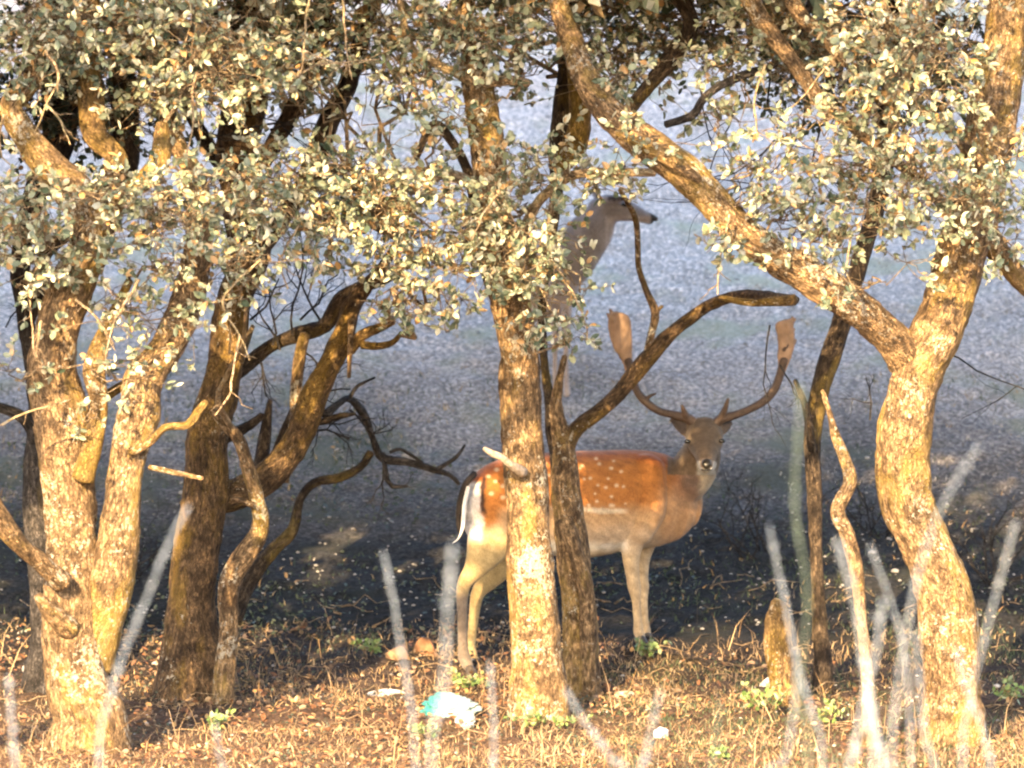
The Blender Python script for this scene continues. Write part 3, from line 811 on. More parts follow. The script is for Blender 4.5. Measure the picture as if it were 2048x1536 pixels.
for bl in [(1240, 160, 45, 45, 39.6, 2.5), (1560, 50, 120, 70, 39.9, 2.4), (1450, 130, 80, 50, 40, 1.6), (1850, 90, 120, 110, 38.6, 2.8), (1750, 60, 90, 90, 38.8, 2.4), (1870, 205, 70, 40, 38.6, 1.8), (1640, 240, 110, 70, 39.2, 1.1), (1760, 270, 110, 60, 39, 1.7), (1720, 350, 130, 60, 39, 1.9),
           (1850, 340, 90, 80, 38.9, 2.4), (1950, 420, 90, 70, 38.8, 2.6), (2010, 300, 50, 70, 38.8, 1.4), (2020, 480, 40, 60, 38.8, 1.6), (1520, 330, 90, 80, 39.4, .8), (1490, 400, 80, 60, 39.0, 1), (1570, 420, 100, 50, 39.2, 1.3), (1640, 470, 100, 60, 39, 1.1),
           (1740, 430, 100, 60, 39, 1.7), (1760, 560, 80, 60, 39, .6), (1690, 600, 50, 40, 39, .6), (1440, 240, 60, 60, 39.9, .5), (1500, 200, 80, 50, 39.9, .8), (1440, 470, 55, 45, 38.9, 1.6), (1330, 310, 70, 40, 38.9, .9), (1250, 250, 60, 50, 38.9, .9), (1660, 120, 90, 80, 40.0, 1.6), (1600, 150, 100, 60, 41, 1)]:
    E.blob(*bl[:5], k=bl[5])
E.crown(P(1850, -1200, 40.2), (2.6, 2.4, 3.3), 46000, top=P(2030, -160, 39.5))
E.crown(P(1620, -380, 40.6), (1.7, 1.7, .95), 15000, lobes_b=16)  # lower leaf layer added against sun leaking onto the slope
E.finish()

# --- rear stems, their shade put into dark bark and leaf colours
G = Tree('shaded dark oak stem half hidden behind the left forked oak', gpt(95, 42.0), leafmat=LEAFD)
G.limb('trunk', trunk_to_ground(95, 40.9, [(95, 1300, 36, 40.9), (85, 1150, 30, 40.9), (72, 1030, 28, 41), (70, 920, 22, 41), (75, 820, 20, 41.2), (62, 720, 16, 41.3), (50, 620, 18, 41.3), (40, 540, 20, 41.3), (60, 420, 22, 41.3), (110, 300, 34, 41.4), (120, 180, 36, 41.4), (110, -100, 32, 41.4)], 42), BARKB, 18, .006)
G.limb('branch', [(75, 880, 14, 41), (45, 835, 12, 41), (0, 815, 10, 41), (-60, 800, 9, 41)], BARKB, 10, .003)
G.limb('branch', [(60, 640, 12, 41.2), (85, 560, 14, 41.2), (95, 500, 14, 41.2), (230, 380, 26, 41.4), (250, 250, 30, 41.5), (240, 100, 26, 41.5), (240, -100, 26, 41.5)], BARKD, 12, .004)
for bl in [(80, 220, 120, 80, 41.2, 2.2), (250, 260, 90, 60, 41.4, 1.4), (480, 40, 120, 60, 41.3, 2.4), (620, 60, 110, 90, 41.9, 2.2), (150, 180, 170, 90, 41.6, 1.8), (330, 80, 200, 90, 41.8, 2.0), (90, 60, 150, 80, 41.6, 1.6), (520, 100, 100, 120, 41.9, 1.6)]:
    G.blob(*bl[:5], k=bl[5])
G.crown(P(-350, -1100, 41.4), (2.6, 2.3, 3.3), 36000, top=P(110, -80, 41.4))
G.crown(P(-260, 60, 41.2), (1.5, 1.4, 1.2), 26000, lobes_b=26, low=P(0, 420, 41.6)[2])  # unseen low foliage added to keep sun off the left field
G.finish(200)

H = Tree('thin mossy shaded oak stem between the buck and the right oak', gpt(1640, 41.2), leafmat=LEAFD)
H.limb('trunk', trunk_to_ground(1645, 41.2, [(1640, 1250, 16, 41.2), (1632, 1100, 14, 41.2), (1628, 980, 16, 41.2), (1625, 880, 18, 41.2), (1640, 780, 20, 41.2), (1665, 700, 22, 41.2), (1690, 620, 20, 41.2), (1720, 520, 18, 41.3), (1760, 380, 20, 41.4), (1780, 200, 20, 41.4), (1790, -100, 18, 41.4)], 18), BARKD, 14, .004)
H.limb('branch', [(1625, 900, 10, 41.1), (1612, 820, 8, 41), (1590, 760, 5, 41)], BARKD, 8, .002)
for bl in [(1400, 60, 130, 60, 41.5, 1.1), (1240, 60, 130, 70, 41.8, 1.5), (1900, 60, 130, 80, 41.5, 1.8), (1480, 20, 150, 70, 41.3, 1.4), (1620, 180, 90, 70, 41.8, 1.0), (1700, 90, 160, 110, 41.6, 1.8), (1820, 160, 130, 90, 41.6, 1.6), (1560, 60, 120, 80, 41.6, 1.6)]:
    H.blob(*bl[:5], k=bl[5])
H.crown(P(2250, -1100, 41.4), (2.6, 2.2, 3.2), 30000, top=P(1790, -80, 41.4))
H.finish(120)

# crooked young stem in the light
I = Tree('thin zigzag sapling stem just left of the big right oak', gpt(1735, 39.2))
I.limb('trunk', trunk_to_ground(1738, 39.2, [(1735, 1350, 12, 39.2), (1722, 1230, 12, 39.2), (1712, 1140, 15, 39.2), (1695, 1070, 14, 39.2), (1675, 1020, 14, 39.2), (1700, 965, 14, 39.2), (1690, 920, 12, 39.25), (1672, 875, 10, 39.3), (1660, 830, 6, 39.3), (1645, 780, 4, 39.35)], 13), BARK, 14, .003)
I.limb('branch', [(1676, 1022, 8, 39.2), (1664, 1010, 4, 39.2)], BARK, 6, .001)
I.finish(10)

# unseen oak added left of the view to shade the near stalks
J = Tree('unseen tall leafy oak added beside the view to shade the near stalks', gpt(-2200, 13.0), leafmat=LEAFD)
gb = gpt(-2900, 13.0)
J.limb('trunk', [(gb[0], gb[1], gb[2] - .3, .34), (gb[0] + .1, gb[1], gb[2] + 1.2, .26), (gb[0] - .1, gb[1] + .1, gb[2] + 2.8, .22), (gb[0], gb[1], gb[2] + 4.5, .12)], BARK, 20, .008, .05, world=True)
J.crown((gb[0] - .2, gb[1], gb[2] + 6.0), (3.0, 3.0, 2.6), 26000, size=.12, top=(gb[0], gb[1], gb[2] + 2.8))
J.finish()

# unseen thin-leaved oak added on the left so its boughs dapple the trunks
L_ = Tree('unseen sparse oak added in front of the row, its boughs dappling the trunks from the left', gpt(-1000, 33.5))
q = gpt(-1000, 33.5)
ax = CAM[2] + math.sin(PITCH) * 33.5
L_.limb('trunk', [(q[0], q[1], q[2] - .2, .2), (q[0], q[1], q[2] + 1.5, .15), (q[0] + .3, q[1], q[2] + 3.0, .12), (q[0] + .6, q[1], q[2] + 4.6, .07)], BARK, 20, .008, .05, world=True)
bo = []
for k, (z0, z1, x1, y1) in enumerate([(2.2, 2.3, 1.6, .4), (3.0, 2.9, 2.3, -.5), (3.3, 3.9, 1.8, .9), (2.8, 2.1, -.3, -1.0), (3.6, 4.4, .4, 0.2), (2.5, 3.4, 3.0, .3)]):
    a0 = np.array([q[0] + .3, q[1], ax + z0 * .9]); e0 = np.array([x1, 33.5 + y1, ax + z1])
    C = catmull(np.column_stack([twig_path(a0, e0, -.04, .05, 8), np.linspace(.05, .018, 8)]), .05)
    L_.limb('branch', C, BARKD, 10, .003, .06, world=True)
    bo.append(C)
pp, dd_, nn_ = [], [], []
for C in bo:
    for j in range(13):
        i = rng.integers(len(C) // 6, len(C))
        e = C[i, :3] + rng.normal(0, .42, 3) * np.array([1, 1, .7])
        e[2] = max(e[2], ax + 1.85)
        L_.twig(twig_path(C[i, :3], e, 0, .05, 5), .01, .003)
        m_ = int(rng.integers(60, 200))
        pp.append(e + rng.normal(0, .16, (m_, 3)) * np.array([1, 1, .7]))
for (cx_, cy_, r_) in ((-927, -1149, .36), (-780, -1080, .25), (297, -1059, .3), (557, -994, .22), (383, -690, .18), (450, -1080, .2), (330, -560, .12)):  # added leaf clumps set on sun rays to block stray light
    e = P(cx_, cy_, 33.5)
    allb = np.vstack(bo)[:, :3]
    a0 = allb[np.argmin(np.linalg.norm(allb - e, axis=1))]
    L_.twig(twig_path(a0, e, -.04, .05, 7), .014, .005)
    u_ = nrm(rng.normal(0, 1, (int(9000 * r_ ** 2 * 2.2), 3)))
    pp.append(e + u_ * rng.uniform(0, 1, (len(u_), 1)) ** .5 * r_)
pp = np.concatenate(pp); pp = pp[shaded_only(pp)]; pp = pp[unP(pp)[1] < -70]
V, F = quad_leaf_geo(pp, rng.normal(0, 1, pp.shape), rng.normal(0, 1, pp.shape), rng.uniform(.04, .07, len(pp)), .8)
stuff('foliage', V, F, LEAF, L_.root)
L_.crown((-2.0, 33.6, ax + 4.9), (3.3, 1.7, 1.5), 20000, size=.09, lobes_b=40, low=ax + 3.35)  # dense top added to shade the upper foliage
L_.finish()

# unseen oaks of the same row; the left ones added to shade the field
for px, D, lab in ((-900, 40.2, 'unseen broad oak added to the row for its shade, second from the picture edge on the left'), (-1800, 40.6, 'unseen broad oak added for its shade at the far left end of the row'), (3100, 40.8, 'broad oak at the right end of the row')):
    K = Tree(lab, gpt(px, D), leafmat=LEAFD)
    q = gpt(px, D)
    K.limb('trunk', [(q[0], q[1], q[2] - .2, .24), (q[0] + .05, q[1], q[2] + .6, .17), (q[0] - .1, q[1] + .1, q[2] + 1.6, .15), (q[0], q[1], q[2] + 2.8, .12), (q[0] + .1, q[1], q[2] + 4.2, .07)], BARK, 20, .008, .05, world=True)
    KS = K.crown
    c = P(px, -1000, D + .6)
    K.crown((c[0], c[1], q[2] + 5.4), (2.8, 2.4, 4.0), 40000, top=(q[0], q[1], q[2] + 2.8), low=q[2] + 1.5)
    if px == -900:
        K.crown(P(-440, 210, 38.7), (1.05, .8, 1.0), 20000, lobes_b=22, low=P(0, 640, 38.7)[2])  # low leaf mass added to stop sun reaching the slope
    K.finish()

# leafless shrubs in the shade behind
for px, D, hh, nb_, lab in ((1985, 43.4, .34, 9, 'dark leafless shrub in the shade right of the right oak'), (1515, 43.9, .26, 7, 'low dark leafless shrub in the shade right of the buck'), (1760, 44.3, .3, 7, 'dark leafless shrub seen between the sapling and the right oak'), (250, 43.6, .3, 7, 'dark leafless shrub seen between the two left oaks')):
    q = gpt(px, D)
    r_ = thing('bare_shrub', lab, 'shrub', q)
    for k in range(nb_):
        g = Geo()
        brush(g, q + np.array([rng.normal(0, .05), rng.normal(0, .05), -.02]), np.array([rng.normal(0, .7), rng.normal(0, .4), 1]), hh, .006, 3, .6, .8)
        link('branch', g.mesh('branch'), BARKB, r_)

# stump
st = thing('tree_stump', 'short orange-brown broken stump behind the blurred stalks', 'tree stump', gpt(1560, 40.6))
g = Geo()
a = catmull(path([(1575, 1420, 34, 40.6), (1568, 1380, 30, 40.6), (1560, 1320, 29, 40.6), (1555, 1270, 28, 40.6), (1556, 1225, 22, 40.6), (1552, 1200, 10, 40.6)]), .015)
tube(g, a[:, :3], a[:, 3], 28, .008, 77)
link('trunk', g.mesh('trunk'), BARKY, st)
st.children[0].name = 'stump_wood'

# pale bare hanging twigs of the front trees, picked out by the sun
TW = [[(392, 145, 38), (384, 190, 38), (388, 240, 38), (375, 300, 38), (362, 335, 38)], [(620, -10, 38.6), (610, 60, 38.6), (604, 130, 38.6), (590, 165, 38.6)], [(686, -10, 38.6), (690, 60, 38.6), (697, 125, 38.6), (705, 160, 38.6)],
      [(90, 100, 37.9), (118, 150, 37.9), (92, 210, 37.9), (70, 262, 37.9)], [(92, 210, 37.9), (120, 240, 37.9), (138, 290, 37.9)], [(520, 520, 38.2), (445, 600, 38.2), (480, 670, 38.2), (500, 720, 38.2)], [(480, 670, 38.2), (465, 740, 38.2), (460, 790, 38.2), (430, 830, 38.2)],
      [(5, 230, 37.9), (0, 300, 37.9), (20, 330, 37.9)], [(1000, 385, 39.2), (965, 430, 39.2), (945, 480, 39.2)], [(1090, 500, 39.2), (1130, 560, 39.2), (1170, 640, 39.2), (1175, 680, 39.2)], [(1530, 130, 39), (1510, 200, 39), (1515, 280, 39)], [(1690, 90, 39), (1640, 150, 39), (1600, 200, 39), (1560, 230, 39)],
      [(1850, 230, 38.6), (1820, 260, 38.6), (1806, 300, 38.6)], [(1700, 480, 38.8), (1694, 540, 38.8), (1712, 580, 38.8)], [(1460, 430, 38.9), (1440, 520, 38.9), (1435, 590, 38.9)], [(600, 100, 38.6), (700, 130, 38.6), (780, 100, 38.6)], [(560, 170, 38.6), (640, 130, 38.6), (760, 120, 38.6)], [(330, 345, 38.2), (400, 350, 38.2), (450, 352, 38.2)],
      [(80, 640, 38.0), (70, 720, 38.0), (60, 600, 38)], [(0, 850, 38), (40, 830, 38), (90, 815, 38), (140, 800, 38)], [(600, 450, 38.8), (560, 520, 38.8), (575, 580, 38.8)], [(280, 560, 38), (240, 620, 38), (215, 690, 38), (212, 750, 38)], [(150, 600, 38), (195, 640, 38), (230, 700, 38)]]
for k, tw in enumerate(TW):
    own = A if tw[0][0] < 500 else (B if tw[0][0] < 760 else (C_ if tw[0][0] < 1300 else E))
    g = Geo()
    a = catmull(np.array([list(P(*q)) + [0] for q in tw]), .02)[:, :3]
    a = a + 0.006 * np.stack([vnoise(a * 25, s) for s in (1, 2, 3)], -1)
    tube(g, a, np.linspace(.0062, .003, len(a)), 6, .0008, k)
    for _ in range(5):
        i = rng.integers(2, len(a) - 1)
        e = a[i] + np.array([rng.normal(0, .05), rng.normal(0, .02), -rng.uniform(.01, .08)])
        tube(g, twig_path(a[i], e, 0, .08, 4), np.linspace(.003, .0015, 4), 4)
    link('bare_twig', g.mesh('bare_twig'), BARKT, own.root)

# ------------------------------------------------------------------ ground cover
def tri_of(V, Q, T):
    return V, [Q, T]

xy = rxy(42000, -3.2, 3.2, 36.5, 42.7)
xy = xy[rng.uniform(0, 1, len(xy)) > .5 * sstep(41.2, 43, xy[:, 1])]
xy = patchy(xy, 1.2, -0.12, 31)
V, Q, T = blades(xy, rng.uniform(.015, .075, len(xy)) * (1 + .5 * vnoise(np.column_stack([xy * 3, xy[:, 0] * 0]), 8)), rng.uniform(.0012, .003, len(xy)), 1.5)
stuff('dry_grass', V, [Q, T], STRAW)
xy = rxy(900, -3.2, 3.2, 37, 42.8)
xy = patchy(xy, 1.7, -0.05, 77)
V, Q, T = blades(xy, rng.uniform(.12, .30, len(xy)), rng.uniform(.0012, .0022, len(xy)), .5)
stuff('tall_dry_grass', V, [Q, T], STRAW)
xy = np.vstack([rxy(20000, -3.4, 3.4, 41.8, 46.5), rxy(22000, .2, 3.4, 37.5, 42.5)])
xy = patchy(xy, 0.9, -0.02, 41)
V, Q, T = blades(xy, rng.uniform(.02, .06, len(xy)), rng.uniform(.002, .004, len(xy)), 1.2)
stuff('green_grass', V, [Q, T], GREENB)
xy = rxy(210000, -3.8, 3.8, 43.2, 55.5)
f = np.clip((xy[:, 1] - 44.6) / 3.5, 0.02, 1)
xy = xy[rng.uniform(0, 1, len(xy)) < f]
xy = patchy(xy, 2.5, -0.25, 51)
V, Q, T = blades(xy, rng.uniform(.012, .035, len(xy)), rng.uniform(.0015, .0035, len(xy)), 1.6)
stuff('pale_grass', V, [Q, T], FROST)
# fallen leaves
def litter(n, y0, y1, thr, sc_, seed, name, mat, lo=.02, hi=.05):
    xy = patchy(rxy(n, -3.4, 3.4, y0, y1), sc_, thr, seed)
    edge = y1 - .9 * sstep(-.3, .9, xy[:, 0]) + .35 * fbm(np.column_stack([xy * 1.8, xy[:, 0] * 0]), 5, 2) + rng.normal(0, .12, len(xy))
    xy = xy[xy[:, 1] < edge]
    # sparser on the right, where green herbs grow
    xy = xy[rng.uniform(0, 1, len(xy)) > .45 * sstep(.2, 1.4, xy[:, 0])]
    z = ground_z(xy[:, 0], xy[:, 1]) + rng.uniform(0.0, .03, len(xy))
    p = np.column_stack([xy, z])
    d = nrm(rng.normal(0, 1, (len(xy), 3)) * np.array([1, 1, .45])); nn = nrm(rng.normal(0, .6, (len(xy), 3)) + np.array([0, 0, 1]))
    V, F = leaf_geo(p, d, nn, rng.uniform(lo, hi, len(xy)))
    stuff(name, V, F, mat)
litter(22000, 36.5, 42.75, -0.12, 1.4, 61, 'leaf_litter', LITTER, .012, .042)
litter(16000, 36.5, 42.6, -0.25, 1.4, 66, 'twiggy_litter', LEAFD, .006, .022)
litter(9000, 42.3, 45.5, -0.1, 1.5, 62, 'fallen_leaves', LEAFD, .015, .035)

g = Geo()
for _ in range(420):
    q = np.array([rng.uniform(-3, 3), rng.uniform(37.5, 43.5), 0]); q[2] = ground_z(q[0], q[1])[0] + .012
    az = rng.uniform(0, 6.28); L = rng.uniform(.06, .28)
    e = q + np.array([math.cos(az) * L, math.sin(az) * L, 0]); e[2] = ground_z(e[0], e[1])[0] + rng.uniform(.005, .06)
    tube(g, twig_path(q, e, -.05, .07, 5), np.linspace(rng.uniform(.002, .006), .0015, 5), 4)
link('fallen_twigs', g.mesh('fallen_twigs'), BARKT, None, kind='stuff')

# gravel
PALE = plain('pale_stone', (0.33, 0.30, 0.28), 0.85, .3, 14, .4)
def rock_mesh(name, sx, sy, sz, seed, sub=3, rough=.22):
    bm_ = bpy.data.meshes.new(name)
    import bmesh
    b_ = bmesh.new(); bmesh.ops.create_icosphere(b_, subdivisions=sub, radius=1)
    V = np.array([v.co for v in b_.verts]); F = np.array([[v.index for v in f.verts] for f in b_.faces]); b_.free()
    V = V * (1 + rough * fbm(V * 1.3 + seed, seed, 3)[:, None])
    for k in range(11):     # knock flats into it
        n = nrm(rng.normal(0, 1, 3)); dd = V @ n; cut = .66
        V = V - np.maximum(dd - cut, 0)[:, None] * n * .8
    return V * np.array([sx, sy, sz]), F
RV, RF = rock_mesh('r', 1, 1, .6, 3, 1)
n = 5200
xy = rxy(n, -3.6, 3.6, 36.8, 54)
xy = np.vstack([xy[xy[:, 1] > 42.5], xy[xy[:, 1] <= 42.5][:500]])
n = len(xy)
s = rng.uniform(.004, .013, n) * np.where(rng.uniform(0, 1, n) > .97, 2.2, 1)
z = ground_z(xy[:, 0], xy[:, 1]) + .008
ang = rng.uniform(0, 6.28, n)
ca, sa = np.cos(ang), np.sin(ang)
V = RV[None] * s[:, None, None]
V = np.stack([V[..., 0] * ca[:, None] - V[..., 1] * sa[:, None], V[..., 0] * sa[:, None] + V[..., 1] * ca[:, None], V[..., 2]], -1) + np.column_stack([xy, z])[:, None, :]
F = (np.arange(n) * len(RV))[:, None, None] + RF[None]
stuff('gravel', V.reshape(-1, 3), F.reshape(-1, 3), PALE)

# stones one can tell apart
for (px, D, sx, sy, sz, col, lab) in [
    (795, 41.9, .075, .07, .055, (0.22, 0.135, 0.08), 'rounded tan stone lying among orange leaves left of the buck'),
    (852, 42.05, .06, .05, .075, (0.17, 0.085, 0.045), 'pointed reddish clod standing right of the tan stone'),
    (775, 41.0, .09, .06, .03, (0.42, 0.4, 0.42), 'flat grey stone below the tan stone, in shade'),
    (1535, 41.2, .045, .04, .04, (0.5, 0.46, 0.44), 'small pale stone at the foot of the stump'),
    (60, 41.8, .05, .05, .035, (0.5, 0.45, 0.42), 'pale stone behind the left forked oak'),
    (1250, 40.9, .05, .04, .03, (0.45, 0.36, 0.27), 'low tan stone in grass right of the centre trunk')]:
    q = gpt(px, D)
    V, F = rock_mesh('stone', sx, sy, sz, int(px), 3)
    o = link('stone', make_mesh('stone', V, F, False), plain('stone_%d' % px, col, .9, .5, 22, 1.0), loc=q + np.array([0, 0, sz * .25]))
    tag(o, lab, 'stone')

# small green seedlings
def herb(px, D, n, h, lab, size=.035, spread=.1):
    q = gpt(px, D)
    r = thing('herb', lab, 'plant', q)
    g = Geo(); lp, ld, ln = [], [], []
    for k in range(n):
        az = rng.uniform(0, 6.28); e = q + np.array([math.cos(az) * spread * rng.uniform(.2, 1), math.sin(az) * spread * .6, h * rng.uniform(.5, 1)])
        C = twig_path(q + np.array([0, 0, -.01]), e, -.1, .05, 5)
        tube(g, C, np.linspace(.003, .0015, 5), 4)
        for c in C[2:]:
            m_ = 4
            lp.append(np.repeat(c[None], m_, 0)); ld.append(nrm(rng.normal(0, 1, (m_, 3)) + np.array([0, 0, .4]))); ln.append(nrm(rng.normal(0, .6, (m_, 3)) + np.array([0, -.3, 1])))
    link('stem', g.mesh('stem'), BARKT, r)
    lp, ld, ln = map(np.concatenate, (lp, ld, ln))
    sd = nrm(np.cross(ln, ld)); ln = np.cross(ld, sd)
    me = leaf_mesh(LEAFG)
    for i in range(len(lp)):
        o = bpy.data.objects.new('leaf', me); sc.collection.objects.link(o); o.parent = r
        a = size * rng.uniform(.6, 1.2)
        o.matrix_parent_inverse = Matrix.Translation(-r.location)
        o.matrix_basis = Matrix(((ld[i][0] * a, sd[i][0] * a, ln[i][0] * a, lp[i][0]), (ld[i][1] * a, sd[i][1] * a, ln[i][1] * a, lp[i][1]), (ld[i][2] * a, sd[i][2] * a, ln[i][2] * a, lp[i][2]), (0, 0, 0, 1)))
herb(1530, 40.2, 12, .14, 'pale-leaved seedling clump in front of the stump', spread=.14)
herb(1650, 39.9, 7, .1, 'small seedling right of the stump among the stalks')
herb(2025, 40.6, 9, .12, 'green seedling beside the right oak at the picture edge')
herb(850, 39.2, 6, .08, 'low seedling just below the plastic bag')
herb(940, 41.0, 10, .10, 'dark seedling tuft around the hind hooves of the buck')
herb(1300, 41.9, 9, .09, 'seedling tuft at the front hooves of the buck')
herb(740, 42.0, 6, .09, 'yellow-green tuft left of the tan stone')
herb(1100, 39.6, 10, .07, 'seedlings growing round the foot of the centre trunk', spread=.2)
herb(430, 39.6, 8, .08, 'seedlings at the foot of the dark spreading oak', spread=.12)
herb(1440, 38.6, 7, .05, 'tiny pale seedling at the bottom edge right of the white paper')

# ------------------------------------------------------------------ litter left by people
def crumple(name, px, D, s, col_a, col_b, lab, cat, seed, lift=.6):
    q = gpt(px, D)
    V, F = rock_mesh('bag', 1, 1, 1, seed, 5, .3)
    n_ = nrm(V)
    rid = 1 - np.abs(fbm(n_ * 2.6 + seed, seed, 3)) * 2
    V = V * (1 + .34 * rid[:, None] + .2 * fbm(n_ * 6, seed, 2)[:, None])
    V = V * np.array(s)
    m, t, b = new_mat(name)
    tc = N(t, 'ShaderNodeTexCoord'); nn = N(t, 'ShaderNodeTexNoise'); nn.inputs['Scale'].default_value = 9
    t.links.new(tc.outputs['Object'], nn.inputs['Vector'])
    sx = N(t, 'ShaderNodeSeparateXYZ'); t.links.new(tc.outputs['Object'], sx.inputs[0])
    ad = N(t, 'ShaderNodeMath', operation='MULTIPLY_ADD'); ad.inputs[1].default_value = 2.2; t.links.new(sx.outputs['X'], ad.inputs[0]); t.links.new(nn.outputs[0], ad.inputs[2])
    r = ramp(t, ad.outputs[0], [(0.30, col_a), (0.42, col_b), (1, col_b)])
    t.links.new(r.outputs[0], b.inputs['Base Color']); b.inputs['Roughness'].default_value = .35
    o = link(name, make_mesh(name, V, F, True), m, loc=q + np.array([0, 0, s[2] * lift]))
    tag(o, lab, cat)
crumple('plastic_bag', 905, 40.1, (.12, .08, .065), (0.03, 0.17, 0.17), (0.20, 0.26, 0.28), 'crumpled pale teal and white plastic bag on the ground below the buck', 'bag', 5)
crumple('plastic_scrap', 930, 39.7, (.035, .02, .04), (0.22, 0.23, 0.25), (0.22, 0.23, 0.25), 'torn white plastic scrap just right of the teal bag', 'litter', 9)
crumple('paper_scrap', 1321, 39.4, (.03, .025, .03), (0.4, 0.4, 0.43), (0.4, 0.4, 0.43), 'small balled white paper on the grass right of the centre trunk', 'litter', 12)

# ------------------------------------------------------------------ deer
def loft(g, rows, ref, step=.03, sides=24):
    """rows: (point(3), a, b): a across cross(t,ref), b along the other axis"""
    a = np.array([list(p) + [x, y] for p, x, y in rows], float)
    a = catmull(a, step)
    C, ra, rb = a[:, :3], np.maximum(a[:, 3], .002), np.maximum(a[:, 4], .002)
    T = nrm(np.gradient(C, axis=0))
    ref = np.array(ref, float)
    n1 = nrm(np.cross(T, ref)); n2 = np.cross(n1, T)
    # rounded ends
    def ext(C, T, n1, n2, ra, rb, end):
        k = np.array([.35, .65, .87, .97]); h = 1 - np.sqrt(1 - k ** 2) if False else None
        out = []
        for th in (25, 48, 68, 82):
            s, c = math.sin(R(th)), math.cos(R(th))
            i = -1 if end else 0
            sg = 1 if end else -1
            r_ = min(ra[i], rb[i]) * .8
            out.append((C[i] + sg * T[i] * r_ * s, n1[i], n2[i], ra[i] * c, rb[i] * c))
        return out if end else out[::-1]
    seq = ext(C, T, n1, n2, ra, rb, False) + [(C[i], n1[i], n2[i], ra[i], rb[i]) for i in range(len(C))] + ext(C, T, n1, n2, ra, rb, True)
    ang = np.linspace(0, 2 * np.pi, sides, endpoint=False)
    V = np.concatenate([c + np.cos(ang)[:, None] * x * p + np.sin(ang)[:, None] * y * q for c, p, q, x, y in seq])
    n = len(seq)
    i = np.arange(n - 1)[:, None] * sides; j = np.arange(sides)[None]; j2 = (j + 1) % sides
    Q = np.stack([i + j, i + j2, i + sides + j2, i + sides + j], -1).reshape(-1, 4)
    V = np.vstack([V, seq[0][0], seq[-1][0]])
    jj = np.arange(sides); A_, B_ = n * sides, n * sides + 1
    T1 = np.stack([np.full(sides, A_), (jj + 1) % sides, jj], -1); T2 = np.stack([np.full(sides, B_), (n - 1) * sides + jj, (n - 1) * sides + (jj + 1) % sides], -1)
    g.add(V, Q, np.vstack([T1, T2]))

def fuse(g, voxel=.008, smooth=5):
    me = g.mesh('fuse')
    o = bpy.data.objects.new('fuse', me); sc.collection.objects.link(o)
    r = o.modifiers.new('r', 'REMESH'); r.mode = 'VOXEL'; r.voxel_size = voxel; r.use_smooth_shade = True
    s = o.modifiers.new('s', 'SMOOTH'); s.factor = .5; s.iterations = smooth
    dg = bpy.context.evaluated_depsgraph_get()
    ev = o.evaluated_get(dg)
    out = bpy.data.meshes.new_from_object(ev)
    bpy.data.objects.remove(o); 
    return out

def coat_material(name, rough=.8):
    m, t, b = new_mat(name)
    at = N(t, 'ShaderNodeAttribute', attribute_name='coat')
    tc = N(t, 'ShaderNodeTexCoord')
    mp = N(t, 'ShaderNodeMapping'); mp.inputs['Scale'].default_value = (1, 1, .3)
    t.links.new(tc.outputs['Object'], mp.inputs[0])
    n = N(t, 'ShaderNodeTexNoise'); n.inputs['Scale'].default_value = 260; n.inputs['Detail'].default_value = 3
    t.links.new(mp.outputs[0], n.inputs['Vector'])
    n2 = N(t, 'ShaderNodeTexNoise'); n2.inputs['Scale'].default_value = 22; n2.inputs['Detail'].default_value = 4
    t.links.new(tc.outputs['Object'], n2.inputs['Vector'])
    r1 = ramp(t, n.outputs[0], [(.3, (.72, .72, .72)), (.7, (1.25, 1.25, 1.25))])
    r2 = ramp(t, n2.outputs[0], [(.3, (.82, .80, .78)), (.7, (1.15, 1.15, 1.15))])
    c = mixc(t, 1, at.outputs['Color'], r1.outputs[0], 'MULTIPLY'); c = mixc(t, 1, c, r2.outputs[0], 'MULTIPLY')
    t.links.new(c, b.inputs['Base Color']); b.inputs['Roughness'].default_value = rough; b.inputs['Specular IOR Level'].default_value = .2
    b.inputs['Sheen Weight'].default_value = .12; b.inputs['Sheen Roughness'].default_value = .5
    bp = N(t, 'ShaderNodeBump'); bp.inputs['Strength'].default_value = .5; bp.inputs['Distance'].default_value = .006
    t.links.new(n.outputs[0], bp.inputs['Height']); t.links.new(bp.outputs[0], b.inputs['Normal'])
    return m
COAT = coat_material('deer_coat')
HORN = plain('antler_bone', (0.29, 0.185, 0.12), .55, .3, 22, .3)
HORND = plain('antler_base', (0.085, 0.056, 0.042), .65, .3, 40, .5)
DARK = plain('deer_nose', (0.02, 0.017, 0.015), .3, .2, 60, .1, .5)
EYEM = plain('deer_eye', (0.008, 0.006, 0.005), .06, .1, 60, 0, .6)
HOOF = plain('deer_hoof', (0.05, 0.04, 0.035), .5, .3, 40, .2)

def sstep(a, b, x):
    t = np.clip((x - a) / (b - a), 0, 1)
    return t * t * (3 - 2 * t)

Z = np.array([0, 0, 1.0])
px2m = lambda p, D: p / FPX * D
bk = P(1024, 1300, 42)
buck = thing('fallow_deer', 'orange-brown white-spotted buck with wide palmate antlers facing the camera behind the centre trunk', 'deer', gpt(1120, 41.9))
g = Geo()
# trunk of the body
rows = []
for (x, yt, yb, D, w) in [(945, 985, 1045, 41.58, .05), (955, 955, 1075, 41.62, .10), (978, 932, 1100, 41.70, .15), (1020, 915, 1108, 41.80, .172), (1090, 905, 1110, 41.94, .178), (1170, 901, 1116, 42.08, .185), (1235, 899, 1104, 42.18, .180),
                          (1285, 900, 1098, 42.26, .168), (1325, 908, 1092, 42.33, .145), (1358, 925, 1080, 42.37, .115), (1382, 950, 1055, 42.40, .07)]:
    rows.append((P(x, (yt + yb) / 2, D), w, px2m((yb - yt) / 2, D)))
loft(g, rows, Z, .03, 32)
